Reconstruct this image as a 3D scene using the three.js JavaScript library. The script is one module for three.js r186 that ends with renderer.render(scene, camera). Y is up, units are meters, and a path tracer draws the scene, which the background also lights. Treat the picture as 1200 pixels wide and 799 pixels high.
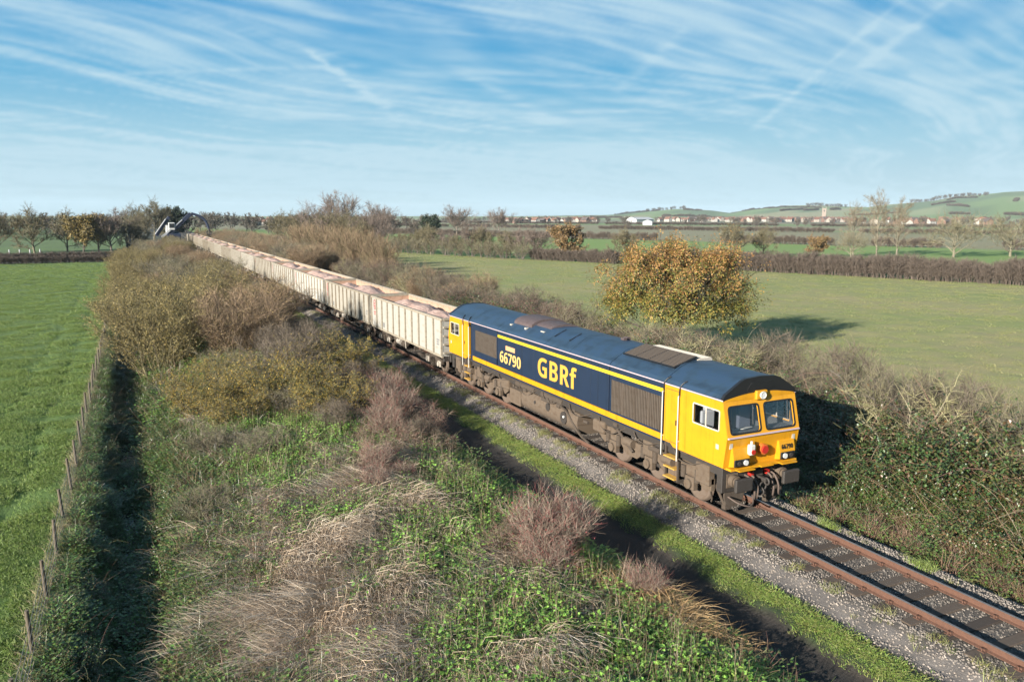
import * as THREE from 'three';
import { mergeGeometries, toCreasedNormals } from 'three/addons/utils/BufferGeometryUtils.js';
import { RoundedBoxGeometry } from 'three/addons/geometries/RoundedBoxGeometry.js';
import { TextGeometry } from 'three/addons/geometries/TextGeometry.js';
import { FontLoader } from 'three/addons/loaders/FontLoader.js';
import { createNoise2D, createNoise3D } from 'simplex-noise';

// ------------------------------------------------------------------ camera, sky, sun, exposure
// x runs along the railway towards the front of the train, y = 0 is the top of the rails, z = 0 the middle of the track
const scene = new THREE.Scene();
const camera = new THREE.PerspectiveCamera(47.43, 1024 / 681, 0.3, 12000);
camera.position.set(26.19, 8.355, 15.45);
{
  const yaw = -1.1197, pitch = 0.1604;
  camera.lookAt(26.19 + Math.cos(pitch) * Math.sin(yaw), 8.355 - Math.sin(pitch), 15.45 - Math.cos(pitch) * Math.cos(yaw));
}
const renderer = new THREE.WebGLRenderer({ antialias: true });
renderer.toneMapping = THREE.LinearToneMapping;
renderer.toneMappingExposure = 3.2;
renderer.shadowMap.enabled = true;

const sunDir = new THREE.Vector3(0.373, 0.292, 0.88).normalize();
const sun = new THREE.DirectionalLight(new THREE.Color(1.0, 0.94, 0.84), 5);
sun.position.copy(sunDir).multiplyScalar(300);
sun.castShadow = true;
sun.shadow.radius = 1;
sun.shadow.mapSize.set(4096, 4096);
Object.assign(sun.shadow.camera, { left: -260, right: 120, top: 120, bottom: -120, near: 1, far: 900 });
scene.add(sun, sun.target);

function mulberry(a) {
  return () => { a |= 0; a = (a + 0x6d2b79f5) | 0; let t = Math.imul(a ^ (a >>> 15), 1 | a); t = (t + Math.imul(t ^ (t >>> 7), 61 | t)) ^ t; return ((t ^ (t >>> 14)) >>> 0) / 4294967296; };
}
const n2 = createNoise2D(mulberry(11)), n3 = createNoise3D(mulberry(12));
const fbm = (x, y, o = 4) => { let s = 0, a = 0.5, t = 0; for (let i = 0; i < o; i++) { s += a * n2(x, y); t += a; a *= 0.5; x = x * 2.03 + 17.1; y = y * 2.03 - 9.7; } return s / t; };
const clamp = (x, a = 0, b = 1) => Math.min(b, Math.max(a, x));
const sstep = (a, b, x) => { const t = clamp((x - a) / (b - a)); return t * t * (3 - 2 * t); };
const lerp = (a, b, t) => a + (b - a) * t;

{ // one sky all round: blue air paling to the horizon, combed cirrus on a high sheet, a few old contrails on the same sheet
  const W = 2816, H = 1408, data = new Float32Array(W * H * 4);
  const stops = [[-90, 0.34, 0.47, 0.54], [-1, 0.48, 0.63, 0.68], [1.5, 0.46, 0.63, 0.69], [5, 0.27, 0.56, 0.72], [9, 0.125, 0.44, 0.7], [14, 0.07, 0.35, 0.67], [30, 0.05, 0.24, 0.53], [90, 0.035, 0.15, 0.42]];
  const dx = -0.36, dz = -0.933;
  // contrails as segments on the sheet: u along, v across the combed direction
  const trails = [];
  const toSheet = (bearing, elev) => { const y = Math.sin(elev) + 0.045, k = 1 / y, x = Math.cos(bearing) * Math.cos(elev) * k, z = Math.sin(bearing) * Math.cos(elev) * k; return [x, z]; };
  const D = Math.PI / 180;
  // [bearing from -x towards -z in degrees, elevation] of both ends, width, strength
  for (const [b0, e0, b1, e1, w, s] of [[11.4, 11.2, 17.2, 7.3, 0.045, 0.8], [22, 10.0, 29, 6.6, 0.10, 0.35], [52.5, 14.2, 42.5, 5.6, 0.04, 0.42], [56, 14.5, 49, 9.2, 0.04, 0.45], [31, 7.0, 48, 8.2, 0.05, 0.42], [-2, 8.6, 16, 10.2, 0.06, 0.4], [38, 12.6, 33, 8.2, 0.06, 0.25], [3, 13, 14, 10.5, 0.10, 0.32], [-60, 20, -20, 33, 0.1, 0.3], [100, 12, 130, 26, 0.12, 0.3], [180, 24, 220, 15, 0.1, 0.3]]) {
    trails.push([...toSheet(Math.PI + b0 * D, e0 * D), ...toSheet(Math.PI + b1 * D, e1 * D), w, s]);
  }
  for (let r = 0; r < H; r++) {
    const up = ((r + 0.5) / H - 0.5) * Math.PI, e = up / D, y = Math.sin(up);
    let i = 0; while (i < stops.length - 2 && e > stops[i + 1][0]) i++;
    const t = clamp((e - stops[i][0]) / (stops[i + 1][0] - stops[i][0])), A = stops[i], B = stops[i + 1];
    const base = [lerp(A[1], B[1], t), lerp(A[2], B[2], t), lerp(A[3], B[3], t)];
    for (let c = 0; c < W; c++) {
      let cl = 0;
      if (e > -0.5) {
        const az = ((c + 0.5) / W - 0.5) * 2 * Math.PI, k = 1 / (y + 0.045), x = Math.cos(az) * Math.cos(up) * k, z = Math.sin(az) * Math.cos(up) * k;
        const u = x * dx + z * dz, v = x * dz - z * dx;
        const w1 = n2(u * 0.1 + 3, v * 0.13) * 0.8 + n2(u * 0.33, v * 0.4 + 7) * 0.3;
        const big = fbm(u * 0.07 + 40, (v + w1) * 0.22 + 4, 3);
        const band = fbm(u * 0.1 + w1 * 0.2 + 9, (v + w1 * 0.8) * 1.1, 4);
        const fine = fbm(u * 0.6 + 5, (v + w1 * 0.9) * 6.5 + u * 0.3, 5), cross = fbm((u + v * 1.6) * 0.9 + 31, (v - u * 0.35) * 2.2, 3);
        cl = sstep(-0.5, 0.95, big * 0.8 + band * 0.7 + fine * 0.4 + cross * 0.34 + 0.06);
        cl = 0.84 * cl + 0.14 * sstep(-0.2, 0.8, fine + band * 0.5 + cross * 0.4);
        const fade = sstep(40, 14, e) * 0.35 + 0.65;
        cl *= fade;
        for (const [ax, az0, bx, bz, w, s] of trails) {
          const ex = bx - ax, ez = bz - az0, L2 = ex * ex + ez * ez, h = ((x - ax) * ex + (z - az0) * ez) / L2;
          if (h < -0.02 || h > 1.02) continue;
          const wob = 0.05 * n2(h * 6, w * 90), dist = Math.abs((x - ax) * ez - (z - az0) * ex) / Math.sqrt(L2) + wob * 0.4, ww = w * (0.45 + 0.6 * h);
          if (dist < ww * 3) cl += 1.35 * s * Math.exp(-dist * dist / (ww * ww)) * sstep(-0.02, 0.1, h) * sstep(1.02, 0.9, h) * (0.6 + 0.5 * n2(h * 14, s * 40));
        }
        cl = clamp(cl + 0.5 * sstep(10, 2.5, e)) * sstep(-1.5, 1.6, e);
      }
      const o = (r * W + c) * 4;
      data[o] = lerp(base[0], 0.55, cl * 0.84); data[o + 1] = lerp(base[1], 0.75, cl * 0.84); data[o + 2] = lerp(base[2], 0.86, cl * 0.8); data[o + 3] = 1;
    }
  }
  const tex = new THREE.DataTexture(data, W, H, THREE.RGBAFormat, THREE.FloatType);
  tex.mapping = THREE.EquirectangularReflectionMapping; tex.magFilter = THREE.LinearFilter; tex.needsUpdate = true;
  scene.background = tex; scene.environment = tex;
  scene.backgroundIntensity = 0.315; scene.environmentIntensity = 0.315;
}
scene.fog = new THREE.FogExp2(new THREE.Color(0.55, 0.68, 0.78), 0.00006);
console.log('sky done');

// ------------------------------------------------------------------ helpers
const used = {};
const numbered = (n) => { const k = (used[n] = (used[n] ?? -1) + 1); return k ? n + '_' + String(k).padStart(3, '0') : n; };
function ud(o, label, category, group, kind) {
  if (label) o.userData.label = label; if (category) o.userData.category = category; if (group) o.userData.group = group; if (kind) o.userData.kind = kind;
  return o;
}
function put(name, geo, mat, parent) {
  const m = new THREE.Mesh(geo, mat); m.name = parent ? name : numbered(name); m.castShadow = m.receiveShadow = true;
  (parent ?? scene).add(m); return m;
}
function thing(name, label, category, pos = [0, 0, 0], group) {
  const g = new THREE.Group(); g.name = numbered(name); g.position.set(...pos); scene.add(g); return ud(g, label, category, group);
}
function dup(root, label) { const r = root.clone(); r.name = numbered(root.name.replace(/_\d{3}$/, '')); scene.add(r); r.userData = { ...root.userData }; if (label) r.userData.label = label; return r; }
const L = (r, g, b) => new THREE.Color().setRGB(r, g, b);
const ALBEDO = 0.56; // all base colours below are written for a brighter print; this brings them to measured reflectances
const std = (color, roughness = 0.8, o = {}) => new THREE.MeshStandardMaterial({ color: new THREE.Color(color).multiplyScalar(ALBEDO), roughness, ...o });
const M4 = new THREE.Matrix4();
const plain = (g) => { const q = g.index ? g.toNonIndexed() : g; for (const k of Object.keys(q.attributes)) if (!['position', 'normal', 'uv'].includes(k)) q.deleteAttribute(k); if (!q.attributes.uv) q.setAttribute('uv', new THREE.BufferAttribute(new Float32Array(q.attributes.position.count * 2), 2)); return q; };
const merge = (list) => mergeGeometries(list.map(plain));
const at = (g, x, y, z, rx = 0, ry = 0, rz = 0) => { g.applyMatrix4(M4.makeRotationFromEuler(new THREE.Euler(rx, ry, rz)).setPosition(x, y, z)); return g; };
// box from ranges; r rounds the edges
function box(x0, x1, y0, y1, z0, z1, r = 0) {
  const w = x1 - x0, h = y1 - y0, d = z1 - z0, g = r ? new RoundedBoxGeometry(w, h, d, 2, r) : new THREE.BoxGeometry(w, h, d);
  return g.translate((x0 + x1) / 2, (y0 + y1) / 2, (z0 + z1) / 2);
}
const cyl = (r, len, x, y, z, axis = 'y', seg = 14, r2 = r) => { const g = new THREE.CylinderGeometry(r2, r, len, seg); if (axis === 'x') g.rotateZ(-Math.PI / 2); if (axis === 'z') g.rotateX(Math.PI / 2); return g.translate(x, y, z); };
const tube = (pts, r, seg = 12, rad = 6) => new THREE.TubeGeometry(new THREE.CatmullRomCurve3(pts.map((p) => new THREE.Vector3(...p))), seg, r, rad);
function bar(a, b, r, sides = 6) { const A = new THREE.Vector3(...a), B = new THREE.Vector3(...b), d = B.clone().sub(A), g = new THREE.CylinderGeometry(r, r, d.length(), sides); g.applyQuaternion(new THREE.Quaternion().setFromUnitVectors(new THREE.Vector3(0, 1, 0), d.normalize())); return g.translate((A.x + B.x) / 2, (A.y + B.y) / 2, (A.z + B.z) / 2); }
function loft(profile, x0, x1, close = true) { // profile of [z, y] swept along x
  const s = new THREE.Shape(profile.map(([z, y]) => new THREE.Vector2(-z, y)));
  const g = new THREE.ExtrudeGeometry(s, { depth: x1 - x0, bevelEnabled: false }); g.rotateY(Math.PI / 2); return g.translate(x0, 0, 0);
}
const uvScale = (g, k) => { const u = g.attributes.uv; for (let i = 0; i < u.count * 2; i++) u.array[i] *= k; return g; };
// planar uv in metres from two axes
const uvFrom = (g, a, b, k = 1) => { const p = g.attributes.position, u = new Float32Array(p.count * 2), f = { x: 'getX', y: 'getY', z: 'getZ' }; for (let i = 0; i < p.count; i++) { u[2 * i] = p[f[a]](i) * k; u[2 * i + 1] = p[f[b]](i) * k; } g.setAttribute('uv', new THREE.BufferAttribute(u, 2)); return g; };

// tileable noise, 0..1
function tileNoise(S, freq, oct, seed, ridge = 0) {
  const n = createNoise3D(mulberry(seed)), n4 = createNoise3D(mulberry(seed + 1)), out = new Float32Array(S * S);
  for (let y = 0; y < S; y++) for (let x = 0; x < S; x++) {
    let s = 0, a = 0.5, t = 0, f = freq; const U = (x / S) * 2 * Math.PI, V = (y / S) * 2 * Math.PI;
    for (let o = 0; o < oct; o++) { const q = f / 6.283; let v = (n(Math.cos(U) * q, Math.sin(U) * q, Math.cos(V) * q + o * 31) + n4(Math.sin(V) * q, Math.cos(V) * q + 5, Math.sin(U + V) * q + o * 13)) * 0.6; if (ridge) v = 1 - Math.abs(v) * 2; s += a * v; t += a; a *= 0.55; f *= 2; }
    out[y * S + x] = clamp(0.5 + 0.5 * s / t);
  }
  return out;
}
function tex(S, fn, srgb = false) {
  const d = new Uint8Array(S * S * 4);
  for (let y = 0; y < S; y++) for (let x = 0; x < S; x++) { const c = fn(x, y), o = (y * S + x) * 4; for (let k = 0; k < 3; k++) d[o + k] = clamp(c[k]) * 255; d[o + 3] = 255; }
  const t = new THREE.DataTexture(d, S, S); t.wrapS = t.wrapT = THREE.RepeatWrapping; t.magFilter = THREE.LinearFilter; t.minFilter = THREE.LinearMipmapLinearFilter; t.generateMipmaps = true; if (srgb) t.colorSpace = THREE.SRGBColorSpace; t.needsUpdate = true; return t;
}
const rep = (t, a, b = a) => { const c = t.clone(); c.repeat.set(a, b); c.needsUpdate = true; return c; };
const TN = 512, nA = tileNoise(TN, 5, 6, 3), nB = tileNoise(TN, 16, 5, 4), nC = tileNoise(TN, 40, 4, 5), nR = tileNoise(TN, 7, 5, 6, 1);
const mixTex = (fn) => tex(TN, (x, y) => { const i = y * TN + x; return fn(nA[i], nB[i], nC[i], nR[i], x, y); });
const grain = mixTex((a, b, c) => { const v = 0.72 + 0.5 * (c - 0.5) + 0.35 * (b - 0.5) + 0.25 * (a - 0.5); return [v, v, v]; });
const bumpT = mixTex((a, b, c) => { const v = 0.4 * a + 0.3 * b + 0.3 * c; return [v, v, v]; });
console.log('textures done');
// ------------------------------------------------------------------ ground
const PROF = [[-4000, -0.9], [-60, -0.9], [-14, -0.6], [-9, -0.5], [-5, -0.5], [-3.3, -0.78], [-2.4, -0.5], [-1.75, -0.24], [-1.4, -0.19], [-1.2, -0.215], [1.2, -0.215], [1.4, -0.19], [1.62, -0.24], [1.95, -0.36], [2.35, -0.37], [2.6, -0.3], [3.3, -0.28], [3.5, -0.4], [4.75, -0.43], [5.1, -0.37], [6.5, -0.18], [9, 0.02], [12, -0.2], [14.6, -0.9], [15.6, -1.95], [16.8, -1.95], [17.45, -0.86], [17.9, -0.74], [18.6, -0.76], [4000, -0.9]];
const profile = (z) => { let i = 0; while (i < PROF.length - 2 && z > PROF[i + 1][0]) i++; const [a, p] = PROF[i], [b, q] = PROF[i + 1]; return lerp(p, q, clamp((z - a) / (b - a))); };
function H(x, z) {
  let y = profile(z + (z > 14 && z < 17.4 ? 0.22 * n2(x * 0.25, 3) : 0));
  if (z > 15.2 && z < 17.2) y += (0.2 * n2(x * 0.35, 7) + 0.12 * n2(x * 1.3, z * 1.6)) * sstep(15.2, 15.7, z) * sstep(17.2, 16.8, z);
  if (z > 4.9 && z < 17.3) y += 0.16 * fbm(x * 0.3, z * 0.3, 3) * sstep(4.9, 6, z) * sstep(17.3, 15.5, z);
  if (z >= 17.9) y += sstep(17.9, 20, z) * (0.05 * fbm(x * 0.35, z * 0.35, 3) + 0.09 * n2(x * 0.05, z * 0.05) - 0.12 * Math.exp(-((z - 19.6 - 0.25 * n2(x * 0.06, 1)) ** 2) / 0.04) - 0.09 * Math.exp(-((z - 21.4 - 0.25 * n2(x * 0.06, 1)) ** 2) / 0.04));
  if (z <= -2.4) y += 0.12 * fbm(x * 0.25, z * 0.25, 3) * sstep(-2.4, -4, z);
  if (z > 1.4 && z < 4.9) y += 0.035 * fbm(x * 0.8, z * 1.4, 3);
  return y;
}
const span = (a, b, step) => { const n = Math.max(1, Math.round(Math.abs(b - a) / step)), o = []; for (let i = 0; i < n; i++) o.push(lerp(a, b, i / n)); return o; };
const grow = (a, b, step, k) => { const o = []; let s = step, x = a; const sg = Math.sign(b - a); while ((b - x) * sg > s) { o.push(x); x += s * sg; s *= k; } o.push(b); return o; };
const XS = [...grow(40, 3000, 4, 1.6).reverse().slice(0, -1), ...span(40, 24, 1), ...span(24, -22, 0.4), ...span(-22, -70, 1), ...span(-70, -190, 3), ...grow(-190, -6000, 8, 1.22)];
const SN = [-0.346, -0.938];
const acrossS = (x, z) => SN[0] * x + SN[1] * z;
function strip(name, label, zs, color, mat) {
  const nx = XS.length, nz = zs.length, pos = new Float32Array(nx * nz * 3), uv = new Float32Array(nx * nz * 2), col = new Float32Array(nx * nz * 3), idx = [];
  for (let j = 0; j < nz; j++) for (let i = 0; i < nx; i++) {
    const k = j * nx + i, x = XS[i], z = zs[j]; pos.set([x, H(x, z), z], k * 3); uv.set([x, z], k * 2); col.set(color(x, z), k * 3);
    if (i && j) { const a = k, b = k - 1, c = k - nx, d = k - nx - 1; zs[1] > zs[0] ? idx.push(a, c, d, a, d, b) : idx.push(a, d, c, a, b, d); }
  }
  const g = new THREE.BufferGeometry(); g.setAttribute('position', new THREE.BufferAttribute(pos, 3)); g.setAttribute('uv', new THREE.BufferAttribute(uv, 2)); g.setAttribute('color', new THREE.BufferAttribute(col, 3)); g.setIndex(idx); g.computeVertexNormals();
  return ud(put(name, g, mat), label, 'ground', null, 'structure');
}
const mixc = (a, b, t) => [lerp(a[0], b[0], t), lerp(a[1], b[1], t), lerp(a[2], b[2], t)];
const groundMat = std(0xffffff, 0.97, { vertexColors: true, map: rep(grain, 0.9), bumpMap: rep(bumpT, 0.7), bumpScale: 0.05 });
const stonyMat = std(0xffffff, 0.95, { vertexColors: true, map: rep(grain, 1.7), bumpMap: rep(bumpT, 2.3), bumpScale: 0.03 });
const C = { lush: [0.16, 0.285, 0.035], lush2: [0.115, 0.2, 0.027], olive: [0.34, 0.4, 0.1], olive2: [0.5, 0.43, 0.18], soil: [0.05, 0.036, 0.024], mud: [0.034, 0.026, 0.021], litter: [0.085, 0.07, 0.04], grey: [0.34, 0.295, 0.26], brown: [0.1, 0.075, 0.05], plough: [0.055, 0.042, 0.034] };
const fieldColor = (x, z) => { // patchwork of farmland
  const s = acrossS(x, z), n = fbm(x * 0.03, z * 0.03, 3), m = fbm(x * 0.22, z * 0.22, 2);
  if (z > 0) {
    if (x < -150 && x > -178 && z < 200) return mixc(C.plough, C.brown, 0.3 + 0.3 * n);
    if (x < -178) return mixc(C.lush, [0.1, 0.17, 0.04], 0.5 + 0.4 * n);
    return mixc(C.lush2, C.lush, 0.55 + 0.45 * n + 0.2 * m);
  }
  if (s < 98) return mixc(C.olive, C.olive2, clamp(0.45 + 0.7 * n + 0.35 * m + 0.25 * n2(x * 0.9, z * 0.9)));
  if (s < 225) return mixc([0.24, 0.43, 0.06], [0.31, 0.42, 0.1], clamp(0.4 + 0.5 * n));
  const cell = Math.floor((s - 225) / 185), t = Math.floor((x * 0.938 - z * 0.346 + 4000) / 330 + cell * 0.37), r = Math.abs(Math.sin(cell * 12.9898 + t * 78.233) * 43758.5453) % 1;
  const P = [[0.38, 0.33, 0.18], [0.25, 0.38, 0.1], [0.29, 0.36, 0.13], [0.2, 0.16, 0.115], [0.34, 0.36, 0.16]];
  return mixc(P[cell === 0 ? 0 : Math.floor(r * 5)], P[2], clamp(0.2 + 0.3 * n));
};
strip('pasture', 'lush short green pasture beyond the ditch fence', [...span(17.7, 46, 0.4), ...span(46, 70, 1.5), ...grow(70, 4000, 4, 1.3)], fieldColor, groundMat);
strip('ditch_bank', 'dark earth sides of the wet ditch along the fence', span(15.0, 17.7, 0.18).concat(17.7), (x, z) => mixc(C.soil, C.mud, 0.5 + 0.5 * fbm(x, z)), groundMat);
strip('embankment_ground', 'rough overgrown bank between ditch and farm track', span(5.0, 15.0, 0.3).concat(15.0), (x, z) => mixc(C.litter, [0.05, 0.075, 0.022], clamp(0.45 + 0.7 * fbm(x * 0.4, z * 0.4, 3))), groundMat);
strip('farm_track', 'muddy two-rut track with grass down its middle', span(1.55, 5.0, 0.12).concat(5.0), (x, z) => {
  const e = 0.16 * fbm(x * 0.5, 5) + 0.1 * n2(x * 1.7, z), k = fbm(x * 1.1, z * 1.1, 4), mud = mixc(C.mud, C.brown, clamp(0.25 + 0.5 * k));
  const gv = mixc([0.15, 0.132, 0.118], C.grey, clamp(0.55 + 0.9 * k));
  const a = sstep(2.45 + e, 2.6 + e, z), b = sstep(3.25 + e, 3.5 + e, z);
  return mixc(mixc(mixc(gv, mud, clamp(sstep(2.1 + e, 2.4 + e, z) * 0.9)), [0.06, 0.1, 0.02], a), mud, b);
}, stonyMat);
strip('track_bed', 'grey stone ballast bed of the single railway line', span(-2.4, 1.55, 0.15).concat(1.55), (x, z) => mixc([0.1, 0.082, 0.066], [0.22, 0.19, 0.16], clamp(0.45 + 0.9 * fbm(x * 1.3, z * 1.3, 4))), stonyMat);
strip('cess', 'brown leaf-littered strip between railway and bramble hedge', span(-14, -2.4, 0.4).concat(-2.4), (x, z) => mixc([0.07, 0.05, 0.032], [0.035, 0.035, 0.016], clamp(0.4 + 0.8 * fbm(x * 0.6, z * 0.6, 3))), groundMat);
strip('grass_field', 'pale olive rough grass field and farmland behind the railway hedge', [...grow(-110, -6000, 3, 1.16).reverse(), ...span(-107, -60, 2.2), ...span(-60, -14, 0.8), -14].sort((a, b) => a - b), fieldColor, groundMat);
{
  const g = new THREE.PlaneGeometry(240, 1.1, 200, 1).rotateX(-Math.PI / 2).translate(-96, -1.83, 16.2);
  ud(put('ditch_water', g, std(L(0.012, 0.014, 0.012), 0.06, { bumpMap: rep(bumpT, 30, 1), bumpScale: 0.002 })), 'still dark water lying in the ditch beside the fence', 'water', null, 'structure');
}
let hillY;
{ // low hills beyond the village, as one height field laid out by bearing and distance from the railway
  const nb = 150, nd = 26, pos = [], col = [], uv = [], idx = [], D = Math.PI / 180;
  const ridge = (b) => { // metres above the plain at the crest, b = bearing from -x towards -z in degrees
    const K = [[-60, 20], [-20, 14], [0, 10], [25, 9], [33, 14], [35, 26], [38, 37], [40, 32], [41.5, 22], [43, 38], [45, 52], [47.5, 50], [50, 44], [53, 60], [56, 82], [59, 96], [62, 104], [70, 120], [90, 90], [130, 60]];
    let i = 0; while (i < K.length - 2 && b > K[i + 1][0]) i++; const t = sstep(0, 1, (b - K[i][0]) / (K[i + 1][0] - K[i][0])); return lerp(K[i][1], K[i + 1][1], t);
  };
  hillY = (b, d) => { const near = b > 31 && b < 41.5 ? 0.55 : 1; return -3 + 0.88 * ridge(b) * sstep(1400, 2500 + 400 * near, d) * (1 - 0.35 * sstep(2900, 4500, d)) * (1 + 0.05 * n2(b * 0.7, d * 0.002)); };
  for (let j = 0; j <= nd; j++) for (let i = 0; i <= nb; i++) {
    const b = -60 + (190 * i) / nb, d = 1350 + 3200 * (j / nd) ** 1.2, x = 26 - d * Math.cos(b * D), z = 15 - d * Math.sin(b * D);
    const y = hillY(b, d);
    pos.push(x, y, z); uv.push(x, z);
    const cell = Math.floor(d / 260 + 0.4 * n2(b * 0.2, 3)), q = Math.floor(b / 3.1 + cell * 0.5), r = Math.abs(Math.sin(cell * 12.9898 + q * 78.233) * 43758.5453) % 1;
    col.push(...mixc([[0.19, 0.28, 0.09], [0.3, 0.33, 0.15], [0.12, 0.18, 0.07], [0.34, 0.31, 0.16]][Math.floor(r * 4)], [0.21, 0.29, 0.1], 0.12));
    if (i && j) { const k = j * (nb + 1) + i; idx.push(k, k - 1, k - nb - 2, k, k - nb - 2, k - nb - 1); }
  }
  const g = new THREE.BufferGeometry(); g.setAttribute('position', new THREE.Float32BufferAttribute(pos, 3)); g.setAttribute('uv', new THREE.Float32BufferAttribute(uv, 2)); g.setAttribute('color', new THREE.Float32BufferAttribute(col, 3)); g.setIndex(idx); g.computeVertexNormals();
  ud(put('hills', g, std(0xffffff, 1, { vertexColors: true })), 'low green hills rising behind the village', 'hill', null, 'structure');
}
console.log('ground done');

// ------------------------------------------------------------------ railway track
const rustM = std(L(0.19, 0.085, 0.05), 0.85, { map: rep(grain, 1.2), bumpMap: rep(bumpT, 2), bumpScale: 0.004 });
const railTopM = std(L(0.6, 0.5, 0.43), 0.3, { metalness: 0.6, map: rep(grain, 0.6) });
const concreteM = std(L(0.16, 0.135, 0.115), 0.95, { map: rep(grain, 1.5), bumpMap: rep(bumpT, 2), bumpScale: 0.01 });
{
  const track = thing('railway_track', 'single track of rusty rails on sleepers in grey ballast', 'track', [0, 0, 0]);
  const prof = [[-0.075, -0.17], [0.075, -0.17], [0.075, -0.155], [0.015, -0.135], [0.01, -0.05], [0.036, -0.035], [0.036, -0.006], [-0.036, -0.006], [-0.036, -0.035], [-0.01, -0.05], [-0.015, -0.135], [-0.075, -0.155]];
  const rail = uvFrom(loft(prof, -420, 60), 'x', 'y'), head = uvFrom(box(-420, 60, -0.006, 0, -0.03, 0.03), 'x', 'z');
  for (const s of [1, -1]) { const r = put('rail', rail, rustM, track); r.position.z = s * 0.752; put('running_surface', head, railTopM, r); }
  const chairG = merge([box(-0.07, 0.07, -0.19, -0.15, -0.17, 0.17), box(-0.05, 0.05, -0.15, -0.11, 0.05, 0.11), box(-0.05, 0.05, -0.15, -0.11, -0.11, -0.05), cyl(0.018, 0.08, 0, -0.13, 0.14, 'y', 6), cyl(0.018, 0.08, 0, -0.13, -0.14, 'y', 6)]);
  const sl = [0, 1, 2].map((k) => uvFrom(box(-0.13, 0.13, -0.33, -0.165, -1.25, 1.25, 0.015), 'z', 'x').translate(0, 0, 0));
  const slM = [std(L(0.1, 0.068, 0.045), 0.95, { map: rep(grain, 1.5) }), std(L(0.14, 0.1, 0.07), 0.95, { map: rep(grain, 1.1) }), std(L(0.07, 0.048, 0.034), 0.95, { map: rep(grain, 1.8) })];
  const rnd = mulberry(77);
  for (let x = 26; x > -46; x -= 0.71) {
    const k = Math.floor(rnd() * 3), s = put('sleeper', sl[k], slM[Math.floor(rnd() * 3)], track); s.position.set(x, -0.0 - rnd() * 0.01, (rnd() - 0.5) * 0.04); s.rotation.y = (rnd() - 0.5) * 0.02;
    if (x > -20) for (const q of [1, -1]) put('rail_chair', chairG, rustM, s).position.z = q * 0.752;
  }
}
{ // ballast stones
  const base = new THREE.IcosahedronGeometry(0.5, 0), p = base.attributes.position, rnd = mulberry(5), seen = new Map();
  for (let i = 0; i < p.count; i++) { const k = [p.getX(i), p.getY(i), p.getZ(i)].map((v) => v.toFixed(3)).join(); if (!seen.has(k)) seen.set(k, [0.7 + rnd() * 0.6, 0.55 + rnd() * 0.5, 0.7 + rnd() * 0.6]); const s = seen.get(k); p.setXYZ(i, p.getX(i) * s[0], p.getY(i) * s[1], p.getZ(i) * s[2]); }
  base.computeVertexNormals();
  const N = 62000, m = new THREE.InstancedMesh(base, std(0xffffff, 0.93), N), o = new THREE.Object3D(), c = new THREE.Color();
  let q = 0;
  for (let i = 0; i < N; i++) {
    const far = rnd() < 0.3, x = far ? lerp(-60, -8, rnd()) : lerp(-9, 23, rnd()); let z = lerp(-2.35, 2.3, rnd());
    if (z > 1.7 && rnd() < 0.35) z -= 0.8;
    if (Math.abs(z) < 1.3 && (26 - x) % 0.71 < 0.13 + (rnd() - 0.5) * 0.12 && rnd() < 0.6) continue; if (Math.abs(z) < 1.3 && (26 - x) % 0.71 > 0.58 + (rnd() - 0.5) * 0.12 && rnd() < 0.6) continue;
    const s = (far ? 0.07 : 0.042) * (0.6 + rnd() * 0.8);
    o.position.set(x, H(x, z) + s * 0.12, z); o.rotation.set(rnd() * 6, rnd() * 6, rnd() * 6); o.scale.setScalar(s); o.updateMatrix(); m.setMatrixAt(q, o.matrix);
    const v = 0.19 + 0.24 * rnd() * rnd() + (rnd() < 0.03 ? 0.18 : 0) - (Math.abs(z) < 1.2 ? 0.12 : 0), w = rnd(); m.setColorAt(q++, c.setRGB(v * (1.12 + 0.1 * w), v * (0.98 + 0.03 * w), v * 0.84));
  }
  m.count = q; m.name = 'ballast_stones'; scene.add(m); m.castShadow = m.receiveShadow = true; ud(m, 'loose grey ballast stones around the rails', 'ballast', null, 'stuff');
}
console.log('track done');
// ------------------------------------------------------------------ locomotive
const font = await new FontLoader().loadAsync('fonts/droid/droid_sans_bold.typeface.json');
function words(text, w, h, depth = 0.004) { // lettering of that overall width and height, origin at its lower left, in the x-y plane
  const g = new TextGeometry(text, { font, size: 1, depth: 1, curveSegments: 6, bevelEnabled: false }); g.computeBoundingBox(); const b = g.boundingBox;
  return g.translate(-b.min.x, -b.min.y, 0).scale(w / (b.max.x - b.min.x), h / (b.max.y - b.min.y), depth);
}
const tileStreak = (() => { const o = new Float32Array(TN); for (let x = 0; x < TN; x++) { const k = nB[x] * 0.6 + nC[x + TN * 9] * 0.6; o[x] = sstep(0.55, 0.85, k) * 0.8; } return o; })();
const paintGrain = mixTex((a, b, c) => { const v = 0.9 + 0.16 * (a - 0.5) + 0.1 * (c - 0.5) + 0.1 * (b - 0.5); return [v, v, v]; });
const grimeT = mixTex((a, b, c, r) => { const d = sstep(0.42, 0.72, 0.6 * a + 0.4 * b); return [lerp(1, 0.72, d) + 0.12 * (c - 0.5), lerp(0.96, 0.62, d) + 0.12 * (c - 0.5), lerp(0.9, 0.5, d) + 0.12 * (c - 0.5)]; });
const weatherT = mixTex((a, b, c, r, x, y) => { const st = tileStreak[(y >> 3 << 3) % TN * 0 + x], d = clamp(0.6 * st * (0.4 + 1.2 * b) + 0.75 * (a - 0.47) + 0.3 * (b - 0.5)), v = 0.95 + 0.08 * (c - 0.5); return [v * lerp(1, 0.62, d), v * lerp(1, 0.58, d), v * lerp(1, 0.52, d)]; });
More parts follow.
